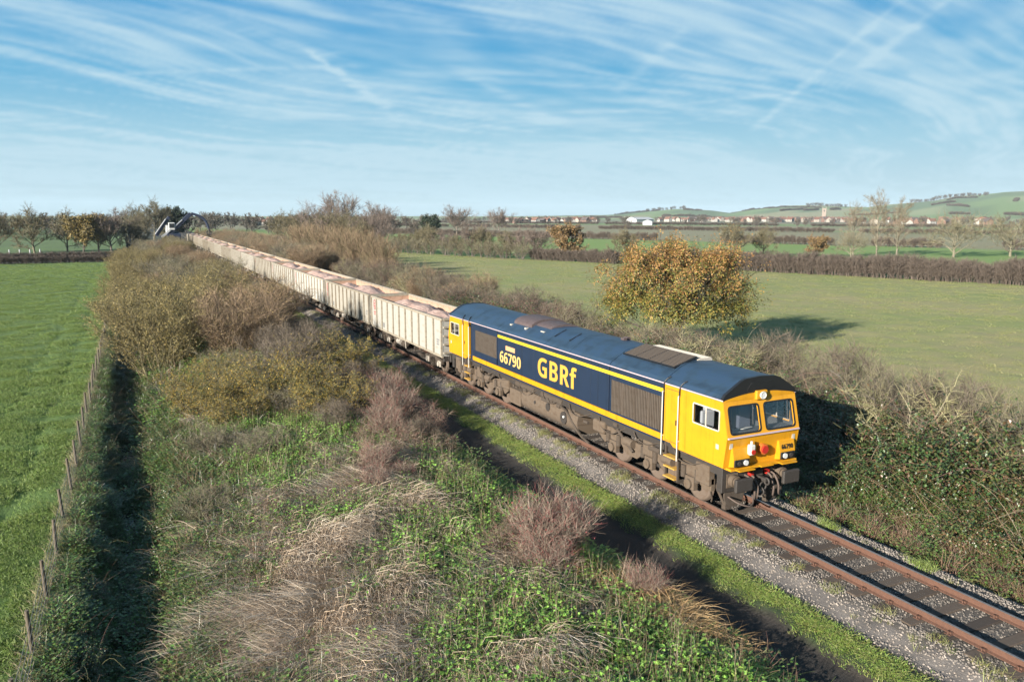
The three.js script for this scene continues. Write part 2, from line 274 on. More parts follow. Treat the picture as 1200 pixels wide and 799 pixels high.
const sootT = mixTex((a, b, c) => { const d = sstep(0.4, 0.7, 0.65 * a + 0.35 * b), v = 1 + 0.15 * (c - 0.5); return [v * lerp(1.3, 0.62, d), v * lerp(1.2, 0.6, d), v * lerp(1.08, 0.55, d)]; });
const P = {
  yellow: std(L(0.8, 0.37, 0.01), 0.45, { map: rep(weatherT, 0.28) }),
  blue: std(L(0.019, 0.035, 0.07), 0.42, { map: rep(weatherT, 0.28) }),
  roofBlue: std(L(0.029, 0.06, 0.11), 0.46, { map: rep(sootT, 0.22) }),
  letter: std(L(0.72, 0.4, 0.06), 0.5), cream: std(L(0.75, 0.5, 0.16), 0.5), peach: std(L(0.75, 0.4, 0.2), 0.5),
  pink: std(L(0.62, 0.48, 0.5), 0.5), white: std(L(0.7, 0.68, 0.62), 0.5), black: std(L(0.014, 0.014, 0.015), 0.45), redm: std(L(0.5, 0.03, 0.02), 0.4), orange: std(L(0.7, 0.17, 0.03), 0.5),
  slat: std(L(0.13, 0.105, 0.085), 0.7, { map: rep(grimeT, 0.6) }), dark: std(L(0.02, 0.018, 0.016), 0.9), lamp: std(L(0.75, 0.75, 0.72), 0.12), silver: std(L(0.62, 0.6, 0.56), 0.5, { map: rep(grimeT, 1.2) }),
  dirt: std(L(0.145, 0.108, 0.077), 0.95, { map: rep(grimeT, 0.8), bumpMap: rep(bumpT, 1.2), bumpScale: 0.01 }), dirt2: std(L(0.085, 0.065, 0.049), 0.95, { map: rep(grimeT, 0.9) }), oil: std(L(0.045, 0.038, 0.034), 0.7, { map: rep(grimeT, 1.1) }),
  wheel: std(L(0.16, 0.12, 0.095), 0.8, { map: rep(grimeT, 1) }), tread: std(L(0.4, 0.36, 0.33), 0.35, { metalness: 0.7 }),
  exhaust: std(L(0.115, 0.085, 0.09), 0.75, { map: rep(grimeT, 0.9) }), hose: std(L(0.13, 0.09, 0.07), 0.8), inside: std(L(0.05, 0.053, 0.056), 0.85), seat: std(L(0.05, 0.06, 0.09), 0.9),
  glass: new THREE.MeshPhysicalMaterial({ color: 0xffffff, roughness: 0.03, transmission: 1, thickness: 0, ior: 1.5 }), tread2: std(L(0.7, 0.42, 0.08), 0.7, { map: rep(grimeT, 2) }),
};
const ex = (s, depth) => new THREE.ExtrudeGeometry(s, { depth, bevelEnabled: false, curveSegments: 6 });
function rr(path, x0, y0, x1, y1, r) { path.moveTo(x0 + r, y0); path.lineTo(x1 - r, y0); path.quadraticCurveTo(x1, y0, x1, y0 + r); path.lineTo(x1, y1 - r); path.quadraticCurveTo(x1, y1, x1 - r, y1); path.lineTo(x0 + r, y1); path.quadraticCurveTo(x0, y1, x0, y1 - r); path.lineTo(x0, y0 + r); path.quadraticCurveTo(x0, y0, x0 + r, y0); return path; }
function wheelset(r, gauge = 0.75) { // wheels and axle about the origin, axle along z
  const pts = [[0.06, -0.06], [r * 0.3, -0.05], [r * 0.78, -0.015], [r * 0.84, -0.06], [r + 0.028, -0.06], [r + 0.028, -0.035], [r, -0.025], [r - 0.004, 0.07], [r * 0.84, 0.07], [r * 0.78, 0.03], [r * 0.3, 0.07], [0.06, 0.08]].map(([a, b]) => new THREE.Vector2(a, b));
  const w = new THREE.LatheGeometry(pts, 28); w.rotateX(Math.PI / 2); const a = w.clone().translate(0, 0, gauge), b = w.clone().rotateY(Math.PI).translate(0, 0, -gauge);
  return merge([a, b, cyl(0.085, gauge * 2 + 0.3, 0, 0, 0, 'z', 10)]);
}
const loco = thing('diesel_locomotive', 'blue and yellow diesel locomotive numbered 66790 at the head of the train', 'locomotive');
{
  const roofP = [[1.325, 3.34], [1.325, 3.4], [1.25, 3.5], [0.98, 3.67], [0.68, 3.85], [0.52, 3.9], [0, 3.935]];
  const roofFull = [...roofP, ...roofP.slice(0, -1).reverse().map(([z, y]) => [-z, y])];
  const inner = roofFull.map(([z, y]) => [z * 0.97, 3.34 + (y - 3.34) * 0.94 - 0.01]);
  const roofUv = (g) => uvFrom(g, 'x', 'z');
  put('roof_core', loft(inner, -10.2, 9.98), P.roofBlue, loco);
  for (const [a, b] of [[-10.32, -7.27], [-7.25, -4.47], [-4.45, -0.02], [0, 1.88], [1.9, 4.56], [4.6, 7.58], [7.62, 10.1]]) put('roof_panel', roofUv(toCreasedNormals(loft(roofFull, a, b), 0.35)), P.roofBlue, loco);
  put('cantrail_line', merge([box(-10.33, 10.2, 3.35, 3.385, 1.322, 1.333), box(-10.33, 10.2, 3.35, 3.385, -1.333, -1.322)]), P.pink, loco);
  put('body_core', box(-7.55, 7.6, 1.5, 3.36, -1.27, 1.27), P.blue, loco);
  put('solebar', merge([box(-10.1, 10.05, 1.22, 1.5, -1.18, 1.18), box(-10.1, 10.05, 1.44, 1.6, -1.26, 1.26)]), P.oil, loco);
  for (const s of [1, -1]) {
    const zz = (a, b) => (s > 0 ? [a, b] : [-b, -a]);
    for (const [a, b] of [[-4.45, -2.02], [-2.0, -1.0], [-0.985, 1.2], [1.215, 3.37], [3.39, 3.83], [3.85, 4.52]]) put('side_panel', uvFrom(box(a, b, 1.79, 3.345, ...zz(1.271, 1.318), 0.006), 'x', 'y'), P.blue, loco);
    // grilles at both ends of the engine room
    for (const [a, b, y0, y1, cut] of [[-7.02, -4.5, 1.84, 3.05, 0.24], [4.62, 7.54, 1.84, 2.92, 0]]) {
      const fr = put('grille_frame', uvFrom(merge([box(a, b, y1, 3.345, ...zz(1.271, 1.316)), box(a, b, 1.78, y0 + cut, ...zz(1.271, 1.314)), box(a, a + 0.05, y0, y1, ...zz(1.271, 1.314)), box(b - 0.05, b, y0, y1, ...zz(1.271, 1.314))]), 'x', 'y'), P.blue, loco);
      const list = []; for (let x = a + 0.07; x < b - 0.06; x += 0.085) list.push(box(x, x + 0.036, y0 + cut, y1, ...zz(1.278, 1.309)));
      const sl = put('grille_slats', uvFrom(merge(list), 'x', 'y'), P.slat, fr); sl.userData.kind = 'stuff';
      const posts = cut ? [] : [1, 2, 3].map((k) => box(lerp(a, b, k / 4) - 0.025, lerp(a, b, k / 4) + 0.025, y0, y1, ...zz(1.288, 1.318)));
      if (posts.length) put('grille_post', merge(posts), P.dirt2, fr);
    }
    put('upper_stripe', box(-4.42, 7.58, 3.07, 3.19, ...zz(1.319, 1.323)), P.letter, loco).material = std(L(0.8, 0.55, 0.03), 0.45);
    put('lower_stripe', uvFrom(box(-7.25, 7.62, 1.585, 1.775, ...zz(1.262, 1.328), 0.01), 'x', 'y'), P.yellow, loco);
    const num = words('66790', 2.05, 0.5), big = words('GBRf', 3.02, 0.82), plate = box(-0.45, 0.45, -0.1, 0.1, 0, 0.012, 0.004);
    for (const [g, x, y, m, n, w] of [[num, -4.2, 2.02, P.cream, 'running_number', 2.05], [big, -0.62, 2.06, P.letter, 'lettering', 3.02], [plate, -3.15, 2.72, P.peach, 'nameplate', 0]]) {
      const q = put(n, g, m, loco); q.position.set(s > 0 ? x : x + w, y, s * 1.3185); if (s < 0) q.rotation.y = Math.PI;
    }
  }
  // cab, built at the front; the rear one is a copy turned about
  const cab = new THREE.Group(); cab.name = 'cab'; loco.add(cab);
  const side = new THREE.Shape([[7.62, 1.6], [7.95, 1.6], [8.1, 1.5], [10.3, 1.5], [10.42, 2.35], [10.17, 3.35], [7.62, 3.35]].map((p) => new THREE.Vector2(...p)));
  side.holes.push(rr(new THREE.Path(), 8.97, 2.5, 10.08, 3.06, 0.05));
  const lowFront = new THREE.Shape([[10.2, 1.5], [10.3, 1.5], [10.42, 2.37], [10.34, 2.37]].map((p) => new THREE.Vector2(...p)));
  const screen = rr(new THREE.Shape(), -1.31, 0, 1.31, 1.03, 0.03); screen.holes.push(rr(new THREE.Path(), 0.11, 0.1, 1.16, 0.84, 0.11), rr(new THREE.Path(), -1.16, 0.1, -0.11, 0.84, 0.11));
  const tilt = Math.atan2(0.25, 1.0), onScreen = (g) => { g.rotateY(Math.PI / 2); g.rotateZ(tilt); return g.translate(10.385, 2.35, 0); };
  for (const s of [1, -1]) put('cab_side', uvFrom(ex(side, 0.05).translate(0, 0, s > 0 ? 1.27 : -1.32), 'x', 'y'), P.yellow, cab);
  { const lin = new THREE.Shape([[7.7, 1.55], [10.24, 1.55], [10.34, 2.35], [10.12, 3.3], [7.7, 3.3]].map((p) => new THREE.Vector2(...p))); lin.holes.push(rr(new THREE.Path(), 8.95, 2.48, 10.1, 3.08, 0.05)); for (const s of [1, -1]) put('cab_lining', ex(lin, 0.008).translate(0, 0, s > 0 ? 1.258 : -1.266), P.inside, cab); put('front_lining', merge([box(10.15, 10.19, 1.55, 2.4, -1.25, 1.25), at(box(-0.01, 0.01, -0.3, 0.38, -0.07, 0.07), 10.2, 2.85, 0, 0, 0, 0.24), at(box(-0.01, 0.01, -0.3, 0.38, -0.05, 0.05), 10.2, 2.85, 1.21, 0, 0, 0.24), at(box(-0.01, 0.01, -0.3, 0.38, -0.05, 0.05), 10.2, 2.85, -1.21, 0, 0, 0.24)]), P.inside, cab); }
  put('front_panel', uvFrom(ex(lowFront, 2.58).translate(0, 0, -1.29), 'z', 'y'), P.yellow, cab);
  put('windscreen_surround', uvFrom(onScreen(ex(screen, 0.05)), 'z', 'y'), P.yellow, cab);
  const hood = new THREE.Shape(); hood.moveTo(-1.33, 3.37); for (const [z, y] of [...roofP].map(([z, y]) => [-z, y])) hood.lineTo(z, y + 0.025); for (const [z, y] of [...roofP].reverse()) hood.lineTo(z, y + 0.025); hood.lineTo(1.33, 3.37); hood.quadraticCurveTo(0.6, 3.52, 0, 3.53); hood.quadraticCurveTo(-0.6, 3.52, -1.33, 3.37);
  put('hood', ex(hood, 0.1).rotateY(Math.PI / 2).translate(10.105, 0, 0), P.black, cab);
  const recess = new THREE.Shape([[-0.5, 3.6], [0.5, 3.6], [0.36, 3.8], [-0.36, 3.8]].map((p) => new THREE.Vector2(...p)));
  put('hood_panel', ex(recess, 0.02).rotateY(Math.PI / 2).translate(10.207, 0, 0), P.black, cab);
  put('brow', merge([box(9.95, 10.2, 3.33, 3.5, -1.25, 1.25), box(10.1, 10.28, 3.3, 3.56, -0.2, 0.2, 0.03)]), P.yellow, cab);
  put('headlight', merge([cyl(0.09, 0.06, 10.3, 3.43, 0, 'x', 18)]), P.lamp, cab);
  put('headlight_rim', new THREE.TorusGeometry(0.095, 0.018, 6, 20).rotateY(Math.PI / 2).translate(10.325, 3.43, 0), P.white, cab);
  for (const [a, b] of [[0.11, 1.16], [-1.16, -0.11]]) {
    const w = put('windscreen', onScreen(ex(rr(new THREE.Shape(), a + 0.005, 0.105, b - 0.005, 0.835, 0.105), 0.006).translate(0, 0, 0.02)), P.glass, cab);
    const ring = rr(new THREE.Shape(), a - 0.035, 0.065, b + 0.035, 0.875, 0.13); ring.holes.push(rr(new THREE.Path(), a + 0.012, 0.112, b - 0.012, 0.828, 0.1));
    put('window_seal', onScreen(ex(ring, 0.012).translate(0, 0, 0.048)), P.black, cab);
    put('wiper', onScreen(bar([b - 0.2, 0.83, 0.075], [b - 0.28, 0.3, 0.075], 0.009)), P.black, cab);
  }
  for (const s of [1, -1]) {
    const fr = rr(new THREE.Shape(), 8.945, 2.475, 10.105, 3.085, 0.07); fr.holes.push(rr(new THREE.Path(), 8.985, 2.515, 9.505, 3.045, 0.03)); fr.holes.push(rr(new THREE.Path(), 9.545, 2.515, 10.065, 3.045, 0.03));
    put('window_frame', ex(fr, 0.016).translate(0, 0, s > 0 ? 1.316 : -1.332), P.silver, cab);
    for (const x of [8.99, 9.53]) put('side_window', box(x, x + 0.53, 2.51, 3.05, s > 0 ? 1.29 : -1.296, s > 0 ? 1.296 : -1.29), P.glass, cab);
    put('door_gap', box(7.68, 8.3, 1.63, 3.24, s > 0 ? 1.3 : -1.3215, s > 0 ? 1.3215 : -1.3), P.oil, cab);
    put('door', uvFrom(box(7.695, 8.285, 1.645, 3.225, s > 0 ? 1.29 : -1.328, s > 0 ? 1.328 : -1.29, 0.006), 'x', 'y'), P.yellow, cab);
    put('door_handle', box(8.2, 8.24, 2.2, 2.36, s > 0 ? 1.328 : -1.35, s > 0 ? 1.35 : -1.328), P.black, cab);
    for (const x of [7.6, 8.36]) { put('handrail', merge([bar([x, 1.15, s * 1.39], [x, 3.12, s * 1.39], 0.018), bar([x, 3.12, s * 1.39], [x, 3.12, s * 1.3], 0.015), bar([x, 1.75, s * 1.39], [x, 1.75, s * 1.3], 0.015)]), P.white, cab); put('gutter_pipe', tube([[x, 3.1, s * 1.345], [x + 0.02, 3.36, s * 1.36], [x + 0.06, 3.5, s * 1.29], [x + 0.12, 3.58, s * 1.18]], 0.022, 8, 5), P.black, cab); }
    put('lamp_bracket', box(10.33, 10.4, 2.05, 2.2, s * 1.14 - 0.05, s * 1.14 + 0.05), P.silver, cab);
    put('builder_plate', box(9.98, 10.1, 1.98, 2.12, s > 0 ? 1.32 : -1.325, s > 0 ? 1.325 : -1.32), P.silver, cab);
  }
  put('sill_rail', merge([box(10.4, 10.47, 2.34, 2.385, -1.3, 1.3, 0.01)]), P.pink, cab);
  for (const s of [1, -1]) {
    const bulge = new THREE.Shape([[10.28, 1.5], [10.5, 1.56], [10.5, 1.78], [10.44, 2.06], [10.34, 2.1]].map((p) => new THREE.Vector2(...p)));
    put('lamp_housing', ex(bulge, 0.56).translate(0, 0, s > 0 ? 0.56 : -1.12), P.yellow, cab);
    const lc = put('light_cluster', box(10.44, 10.53, 1.55, 1.75, s > 0 ? 0.58 : -1.1, s > 0 ? 1.1 : -0.58, 0.02), P.black, cab);
    put('marker_lamp', cyl(0.075, 0.05, 10.54, 1.65, s * 0.72, 'x', 14), P.lamp, cab); put('marker_lamp', cyl(0.06, 0.04, 10.535, 1.65, s * 0.95, 'x', 14), P.oil, cab);
  }
  put('front_ledge', uvFrom(merge([box(10.2, 10.5, 1.44, 1.5, -1.2, 1.2), box(10.4, 10.68, 1.46, 1.485, 0.5, 1.05), box(10.4, 10.68, 1.46, 1.485, -1.05, -0.5), box(10.4, 10.6, 1.46, 1.49, -0.25, 0.2)]), 'x', 'z'), P.yellow, cab);
  put('jumper_socket', merge([cyl(0.15, 0.14, 10.42, 1.92, 0.02, 'x', 16)]), P.orange, cab); put('jumper_cover', cyl(0.11, 0.05, 10.51, 1.92, 0.02, 'x', 16), P.redm, cab);
  // inside
  put('cab_floor', box(7.7, 10.25, 1.52, 1.58, -1.25, 1.25), P.dark, cab); put('bulkhead', box(7.63, 7.69, 1.5, 3.33, -1.26, 1.26), P.inside, cab);
  put('cab_ceiling', box(7.7, 10.0, 3.28, 3.32, -1.25, 1.25), P.inside, cab);
  put('driving_desk', merge([box(9.75, 10.2, 1.6, 2.32, -1.15, 1.15, 0.04), box(9.9, 10.25, 2.3, 2.44, -1.15, 1.15, 0.04)]), P.inside, cab);
  put('papers', at(box(-0.14, 0.14, 0, 0.012, -0.2, 0.2), 10.06, 2.47, 0.42, 0, 0.2, 0.25), P.white, cab);
  for (const s of [1, -1]) put('seat', merge([box(8.85, 9.35, 1.95, 2.1, s * 0.7 - 0.26, s * 0.7 + 0.26, 0.05), box(8.75, 8.9, 2.05, 2.75, s * 0.7 - 0.25, s * 0.7 + 0.25, 0.05), box(8.77, 8.87, 2.74, 2.95, s * 0.7 - 0.12, s * 0.7 + 0.12, 0.03)]), s > 0 ? std(L(0.35, 0.37, 0.4), 0.9) : P.seat, cab);
  // boarding steps
  for (const s of [1, -1]) {
    put('step_frame', merge([box(7.64, 7.69, 0.45, 1.55, s * 1.24 - 0.03, s * 1.24 + 0.03), box(8.24, 8.29, 0.45, 1.55, s * 1.24 - 0.03, s * 1.24 + 0.03)]), P.dirt2, cab);
    for (const y of [0.5, 0.82, 1.14]) put('step_tread', box(7.69, 8.24, y, y + 0.035, s * 1.24 - 0.12, s * 1.24 + 0.12), P.tread2, cab);
  }
  const rear = cab.clone(); rear.rotation.y = Math.PI; loco.add(rear);
  put('front_number', words('66790', 0.42, 0.13), P.black, loco).position.set(0, 0, 0);
  { const f = loco.children[loco.children.length - 1]; f.rotation.y = Math.PI / 2; f.position.set(10.5, 1.84, -0.62); f.rotation.order = 'YXZ'; f.rotation.x = -0.2; }
  const tl = put('tail_lamp', merge([box(10.44, 10.6, 1.84, 2.14, 0.44, 0.62, 0.04), cyl(0.035, 0.1, 10.52, 2.18, 0.53, 'y', 8)]), P.white, loco); put('lamp_lens', cyl(0.07, 0.03, 10.61, 1.94, 0.53, 'x', 14), P.redm, tl);
  // roof fittings
  const hump = (x0, x1, hw, h, m) => { const pr = []; for (let i = 0; i <= 10; i++) { const a = Math.PI * i / 10; pr.push([hw * Math.cos(a), 3.66 + h * Math.sin(a) ** 0.6]); } return put('exhaust_silencer', uvFrom(toCreasedNormals(loft(pr, x0, x1), 0.6), 'x', 'z'), m, loco); };
  const e1 = hump(-3.75, -2.1, 0.86, 0.42, P.exhaust); hump(-2.02, -0.75, 0.72, 0.36, P.exhaust);
  put('silencer_bracket', merge([box(-3.85, -3.7, 3.62, 3.72, 0.8, 1.0), box(-2.45, -2.3, 3.64, 3.74, 0.82, 1.0), box(-1.2, -0.9, 3.68, 3.76, 0.66, 0.9)]), P.silver, e1);
  { // radiator fan roof: dark sloping grille panels and a pale mesh walkway
    const tiltG = (g) => at(g, 0, 0, 0, 0.3, 0, 0).translate(0, 3.9, 0.52);
    const fr = put('radiator_grille', tiltG(box(4.75, 7.5, -0.02, 0.02, -0.5, 0.42)), P.black, loco);
    for (let k = 0; k < 4; k++) { const list = []; for (let i = 0; i < 12; i++) list.push(box(4.8 + k * 0.675, 4.8 + k * 0.675 + 0.63, 0.02, 0.035, -0.46 + i * 0.072, -0.46 + i * 0.072 + 0.03)); const g = put('grille_slats', tiltG(merge(list)), P.slat, fr); g.userData.kind = 'stuff'; }
    const mesh = []; for (let i = 0; i < 44; i++) mesh.push(box(4.8 + i * 0.062, 4.8 + i * 0.062 + 0.03, 3.965, 3.98, -0.52, -0.04)); for (let i = 0; i < 9; i++) mesh.push(box(4.8, 7.5, 3.98, 3.99, -0.52 + i * 0.057, -0.5 + i * 0.057));
    const w = put('fan_mesh', merge(mesh), P.silver, fr); w.userData.kind = 'stuff'; put('fan_mesh_base', box(4.8, 7.5, 3.86, 3.96, -0.55, 0), P.silver, fr);
  }
  put('roof_hatch', merge([at(box(0.1, 0.13, -0.012, 0.012, -0.3, 0.3), 0, 3.835, 0.72, 0.42, 0, 0), at(box(1.25, 1.28, -0.012, 0.012, -0.3, 0.3), 0, 3.835, 0.72, 0.42, 0, 0)]), P.black, loco);
  put('horn', merge([cyl(0.05, 0.3, 3.0, 3.95, -0.4, 'x', 10, 0.09), cyl(0.04, 0.25, 3.1, 3.95, -0.2, 'x', 10, 0.08)]), P.exhaust, loco);
  // below the frame
  const tankP = [[1.16, 1.16], [1.27, 1.06], [1.3, 0.85], [1.27, 0.62], [1.15, 0.44], [0.95, 0.38]]; const tp = [...tankP, ...[...tankP].reverse().map(([z, y]) => [-z, y])];
  put('fuel_tank', uvFrom(toCreasedNormals(loft(tp, -2.15, 2.45), 0.7), 'x', 'y'), P.dirt, loco);
  const lip = new THREE.Shape(); lip.moveTo(1.2, 1.24); lip.bezierCurveTo(2.1, 1.2, 2.2, 0.45, 3.3, 0.34); lip.lineTo(3.26, 0.3); lip.bezierCurveTo(2.1, 0.4, 2.0, 1.1, 1.2, 1.18);
  for (const s of [1, -1]) put('tank_guard', ex(lip, 0.06).translate(0, 0, s > 0 ? 1.26 : -1.32), P.dirt2, loco);
  for (const [x, y, r] of [[0.2, 0.95, 0.16], [-0.9, 0.9, 0.07], [1.45, 0.82, 0.24]]) put('tank_fitting', cyl(r, 0.06, x, y, 1.29, 'z', 14), P.oil, loco);
  put('sight_gauge', cyl(0.05, 0.05, 1.5, 0.87, 1.33, 'z', 10), P.lamp, loco);
  put('equipment_box', uvFrom(merge([box(-3.3, -2.25, 0.4, 1.05, -1.28, 1.28, 0.03)]), 'x', 'y'), P.dirt, loco);
  const rnd = mulberry(91), junk = [];
  for (let i = 0; i < 70; i++) { const x = lerp(-9.8, 9.4, rnd()), y = lerp(1.0, 1.48, rnd()), z = lerp(0.95, 1.24, rnd()) * (rnd() < 0.75 ? 1 : -1), w = 0.08 + rnd() * 0.35; junk.push(rnd() < 0.55 ? box(x, x + w, y, y + 0.05 + rnd() * 0.16, z - 0.1, z + 0.04) : cyl(0.03 + rnd() * 0.06, w * 1.6, x, y, z, rnd() < 0.7 ? 'x' : 'y', 8)); }
  put('underframe_equipment', merge(junk), P.dirt2, loco);
  for (let i = 0; i < 9; i++) { const x = lerp(-8.8, 8.0, i / 8), y = 1.12 + 0.2 * rnd(); put('pipe', tube([[x, 1.45, 1.22], [x + 0.25, y, 1.28], [x + 0.8, y - 0.15 * rnd(), 1.26], [x + 1.3, y + 0.1, 1.22], [x + 1.6, 1.4, 1.15]], 0.022, 14, 5), P.dirt2, loco); }
  for (const x of [-2.0, 0.3]) put('air_reservoir', uvFrom(cyl(0.16, 1.7, x, 1.3, 1.08, 'x', 14), 'x', 'y'), P.dirt2, loco);
  // bogies
  const wheels = wheelset(0.53);
  function bogie(cx, turn) {
    const b = new THREE.Group(); b.name = 'bogie'; b.position.x = cx; b.rotation.y = turn; loco.add(b);
    const fs = new THREE.Shape([[-3.0, 0.78], [-2.85, 1.12], [-2.2, 1.2], [-1.6, 1.05], [-0.6, 1.02], [0.1, 1.12], [1.1, 1.08], [1.7, 1.18], [2.5, 1.14], [2.95, 0.95], [2.95, 0.6], [2.62, 0.55], [2.3, 0.78], [1.65, 0.78], [1.3, 0.5], [0.75, 0.5], [0.4, 0.76], [-0.35, 0.76], [-0.7, 0.5], [-1.3, 0.5], [-1.65, 0.78], [-2.35, 0.78], [-2.62, 0.56]].map((p) => new THREE.Vector2(...p)));
    for (const s of [1, -1]) {
      put('side_frame', uvFrom(ex(fs, 0.13).translate(0, 0, s > 0 ? 1.0 : -1.13), 'x', 'y'), P.dirt, b);
      for (const x of [-2.05, 0, 2.05]) {
        put('axle_box', uvFrom(merge([box(x - 0.2, x + 0.2, 0.38, 0.78, s * 1.11 - 0.1, s * 1.11 + 0.1, 0.04), cyl(0.15, 0.12, x, 0.56, s * 1.22, 'z', 12)]), 'x', 'y'), P.dirt, b);
        put('spring', merge([-0.32, 0.32].map((o) => cyl(0.09, 0.36, x + o, 0.86, s * 1.15, 'y', 10))), P.dirt2, b);
        put('brake_rod', merge([bar([x - 0.6, 0.4, s * 0.85], [x - 0.5, 0.95, s * 0.95], 0.04), box(x - 0.62, x - 0.5, 0.4, 0.75, s * 0.8 - 0.06, s * 0.8 + 0.06)]), P.oil, b);
      }
      put('brake_cylinder', merge([cyl(0.14, 0.5, 1.05, 0.98, s * 1.2, 'x', 12), cyl(0.14, 0.5, -1.05, 0.98, s * 1.2, 'x', 12), box(-0.25, 0.25, 0.82, 1.3, s * 1.16 - 0.08, s * 1.16 + 0.08, 0.03)]), P.dirt, b);
      put('damper', bar([-1.7, 1.25, s * 1.24], [-0.8, 0.72, s * 1.22], 0.05, 8), P.dirt2, b);
      put('sand_box', uvFrom(merge([box(2.35, 2.95, 0.75, 1.35, s * 1.12 - 0.12, s * 1.12 + 0.12, 0.04), box(-3.25, -2.5, 0.85, 1.3, s * 1.15 - 0.14, s * 1.15 + 0.14, 0.1)]), 'x', 'y'), P.dirt, b);
      put('sand_pipe', tube([[2.75, 0.8, s * 1.0], [2.72, 0.5, s * 0.95], [2.62, 0.25, s * 0.8], [2.55, 0.1, s * 0.76]], 0.028, 10, 6), P.dirt2, b);
      put('life_guard', merge([bar([2.85, 0.85, s * 0.95], [3.2, 0.14, s * 0.8], 0.045, 6), box(3.1, 3.26, 0.1, 0.22, s * 0.76 - 0.1, s * 0.76 + 0.1)]), P.dirt2, b);
    }
    put('transom', merge([box(-0.4, 0.4, 0.5, 0.95, -1, 1), box(-2.9, -2.7, 0.6, 0.9, -1, 1), box(2.7, 2.9, 0.6, 0.9, -1, 1)]), P.oil, b);
    for (const x of [-2.05, 0, 2.05]) { const w = put('wheelset', wheels, P.wheel, b); w.position.set(x, 0.533, 0); }
  }
  bogie(6.7, 0); bogie(-6.7, Math.PI);
  // headstocks, buffers, couplings
  for (const s of [1, -1]) {
    const X = (a) => s * a, bx = (a, b, ...r) => (s > 0 ? box(a, b, ...r) : box(-b, -a, ...r));
    put('headstock', uvFrom(merge([bx(9.95, 10.18, 0.72, 1.46, -1.22, 1.22, 0.02), bx(9.5, 10.1, 1.2, 1.48, -1.2, 1.2)]), 'z', 'y'), P.oil, loco);
    for (const q of [1, -1]) {
      const bf = put('buffer', merge([cyl(0.17, 0.2, X(10.26), 1.06, q * 0.865, 'x', 16), cyl(0.125, 0.34, X(10.46), 1.06, q * 0.865, 'x', 16), bx(10.17, 10.2, 0.86, 1.26, q * 0.865 - 0.2, q * 0.865 + 0.2)]), P.dirt, loco);
      put('buffer_head', bx(10.58, 10.7, 0.87, 1.25, q * 0.865 - 0.3, q * 0.865 + 0.3, 0.04), P.oil, bf);
      put('guard_plate', merge([cyl(0.36, 0.05, X(10.12), 0.62, q * 0.72, 'x', 22), bx(10.08, 10.14, 0.32, 0.8, q * 0.72 - 0.3, q * 0.72 + 0.3)]), P.dirt2, loco);
    }
    const hk = put('coupling', merge([bx(10.18, 10.62, 1.0, 1.12, -0.06, 0.06, 0.02), new THREE.TorusGeometry(0.09, 0.03, 8, 14).translate(X(10.62), 1.03, 0), new THREE.TorusGeometry(0.12, 0.025, 8, 16).rotateY(Math.PI / 2).translate(X(10.5), 0.86, 0.02), new THREE.TorusGeometry(0.1, 0.025, 8, 16).translate(X(10.46), 0.7, 0.03), cyl(0.04, 0.3, X(10.44), 0.62, 0, 'z', 8)]), P.oil, loco);
    put('draw_gear', bx(10.17, 10.26, 0.85, 1.26, -0.2, 0.2, 0.02), P.dirt2, loco);
    for (const [z, d] of [[-0.3, 0.12], [-0.45, 0.2], [0.28, 0.1], [0.42, 0.16]]) put('brake_hose', tube([[X(10.2), 1.15, z], [X(10.42), 1.12, z * 1.02], [X(10.55), 0.85, z - d * 0.3], [X(10.48), 0.55, z - d * 0.8], [X(10.38), 0.48, z - d * 1.6], [X(10.25), 0.62, z - d * 2]], 0.03, 18, 7), P.hose, loco);
    put('hose_cock', merge([bx(10.2, 10.34, 1.12, 1.24, -0.36, -0.26), bx(10.2, 10.34, 1.12, 1.24, 0.22, 0.32)]), P.redm, loco);
    put('front_pipe', tube([[X(10.2), 0.6, 1.0], [X(10.5), 0.5, 0.9], [X(10.62), 0.4, 0.6], [X(10.5), 0.42, 0.35], [X(10.3), 0.55, 0.2]], 0.025, 16, 6), P.hose, loco);
  }
}
console.log('locomotive done');

// ------------------------------------------------------------------ wagons
const W = {
  cream: std(L(0.47, 0.45, 0.4), 0.7, { map: rep(mixTex((a, b, c) => { const d = sstep(0.5, 0.78, 0.55 * a + 0.45 * b), v = 0.93 + 0.14 * (c - 0.5); return [v * lerp(1, 0.8, d), v * lerp(1, 0.73, d), v * lerp(1, 0.62, d)]; }), 0.45) }), pinkWall: std(L(0.55, 0.36, 0.27), 0.9, { map: rep(grimeT, 0.5) }),
  rib: std(L(0.38, 0.345, 0.285), 0.75, { map: rep(grimeT, 0.7) }), redp: std(L(0.5, 0.1, 0.09), 0.6), greyp: std(L(0.2, 0.2, 0.2), 0.7),
  load: std(0xffffff, 0.97, { vertexColors: true, map: rep(grain, 1.1), bumpMap: rep(bumpT, 1.6), bumpScale: 0.06 }), pale: std(L(0.5, 0.47, 0.43), 0.7, { map: rep(grimeT, 1) }),
};
for (const [k, c, r2, s] of [['B', L(0.44, 0.405, 0.34), L(0.32, 0.285, 0.23), 0.33], ['C', L(0.53, 0.51, 0.465), L(0.42, 0.39, 0.33), 0.6]]) { W['cream' + k] = std(c, 0.72, { map: rep(W.cream.map, s) }); W['rib' + k] = std(r2, 0.75, { map: rep(grimeT, s) }); }
const ORD = ['first', 'second', 'third', 'fourth', 'fifth', 'sixth', 'seventh', 'eighth', 'ninth', 'tenth', 'eleventh', 'twelfth', 'thirteenth', 'fourteenth', 'fifteenth', 'sixteenth'];
const wagon0 = thing('box_wagon', '', 'wagon', [0, 0, 0], 'grey box wagons of the stone train');
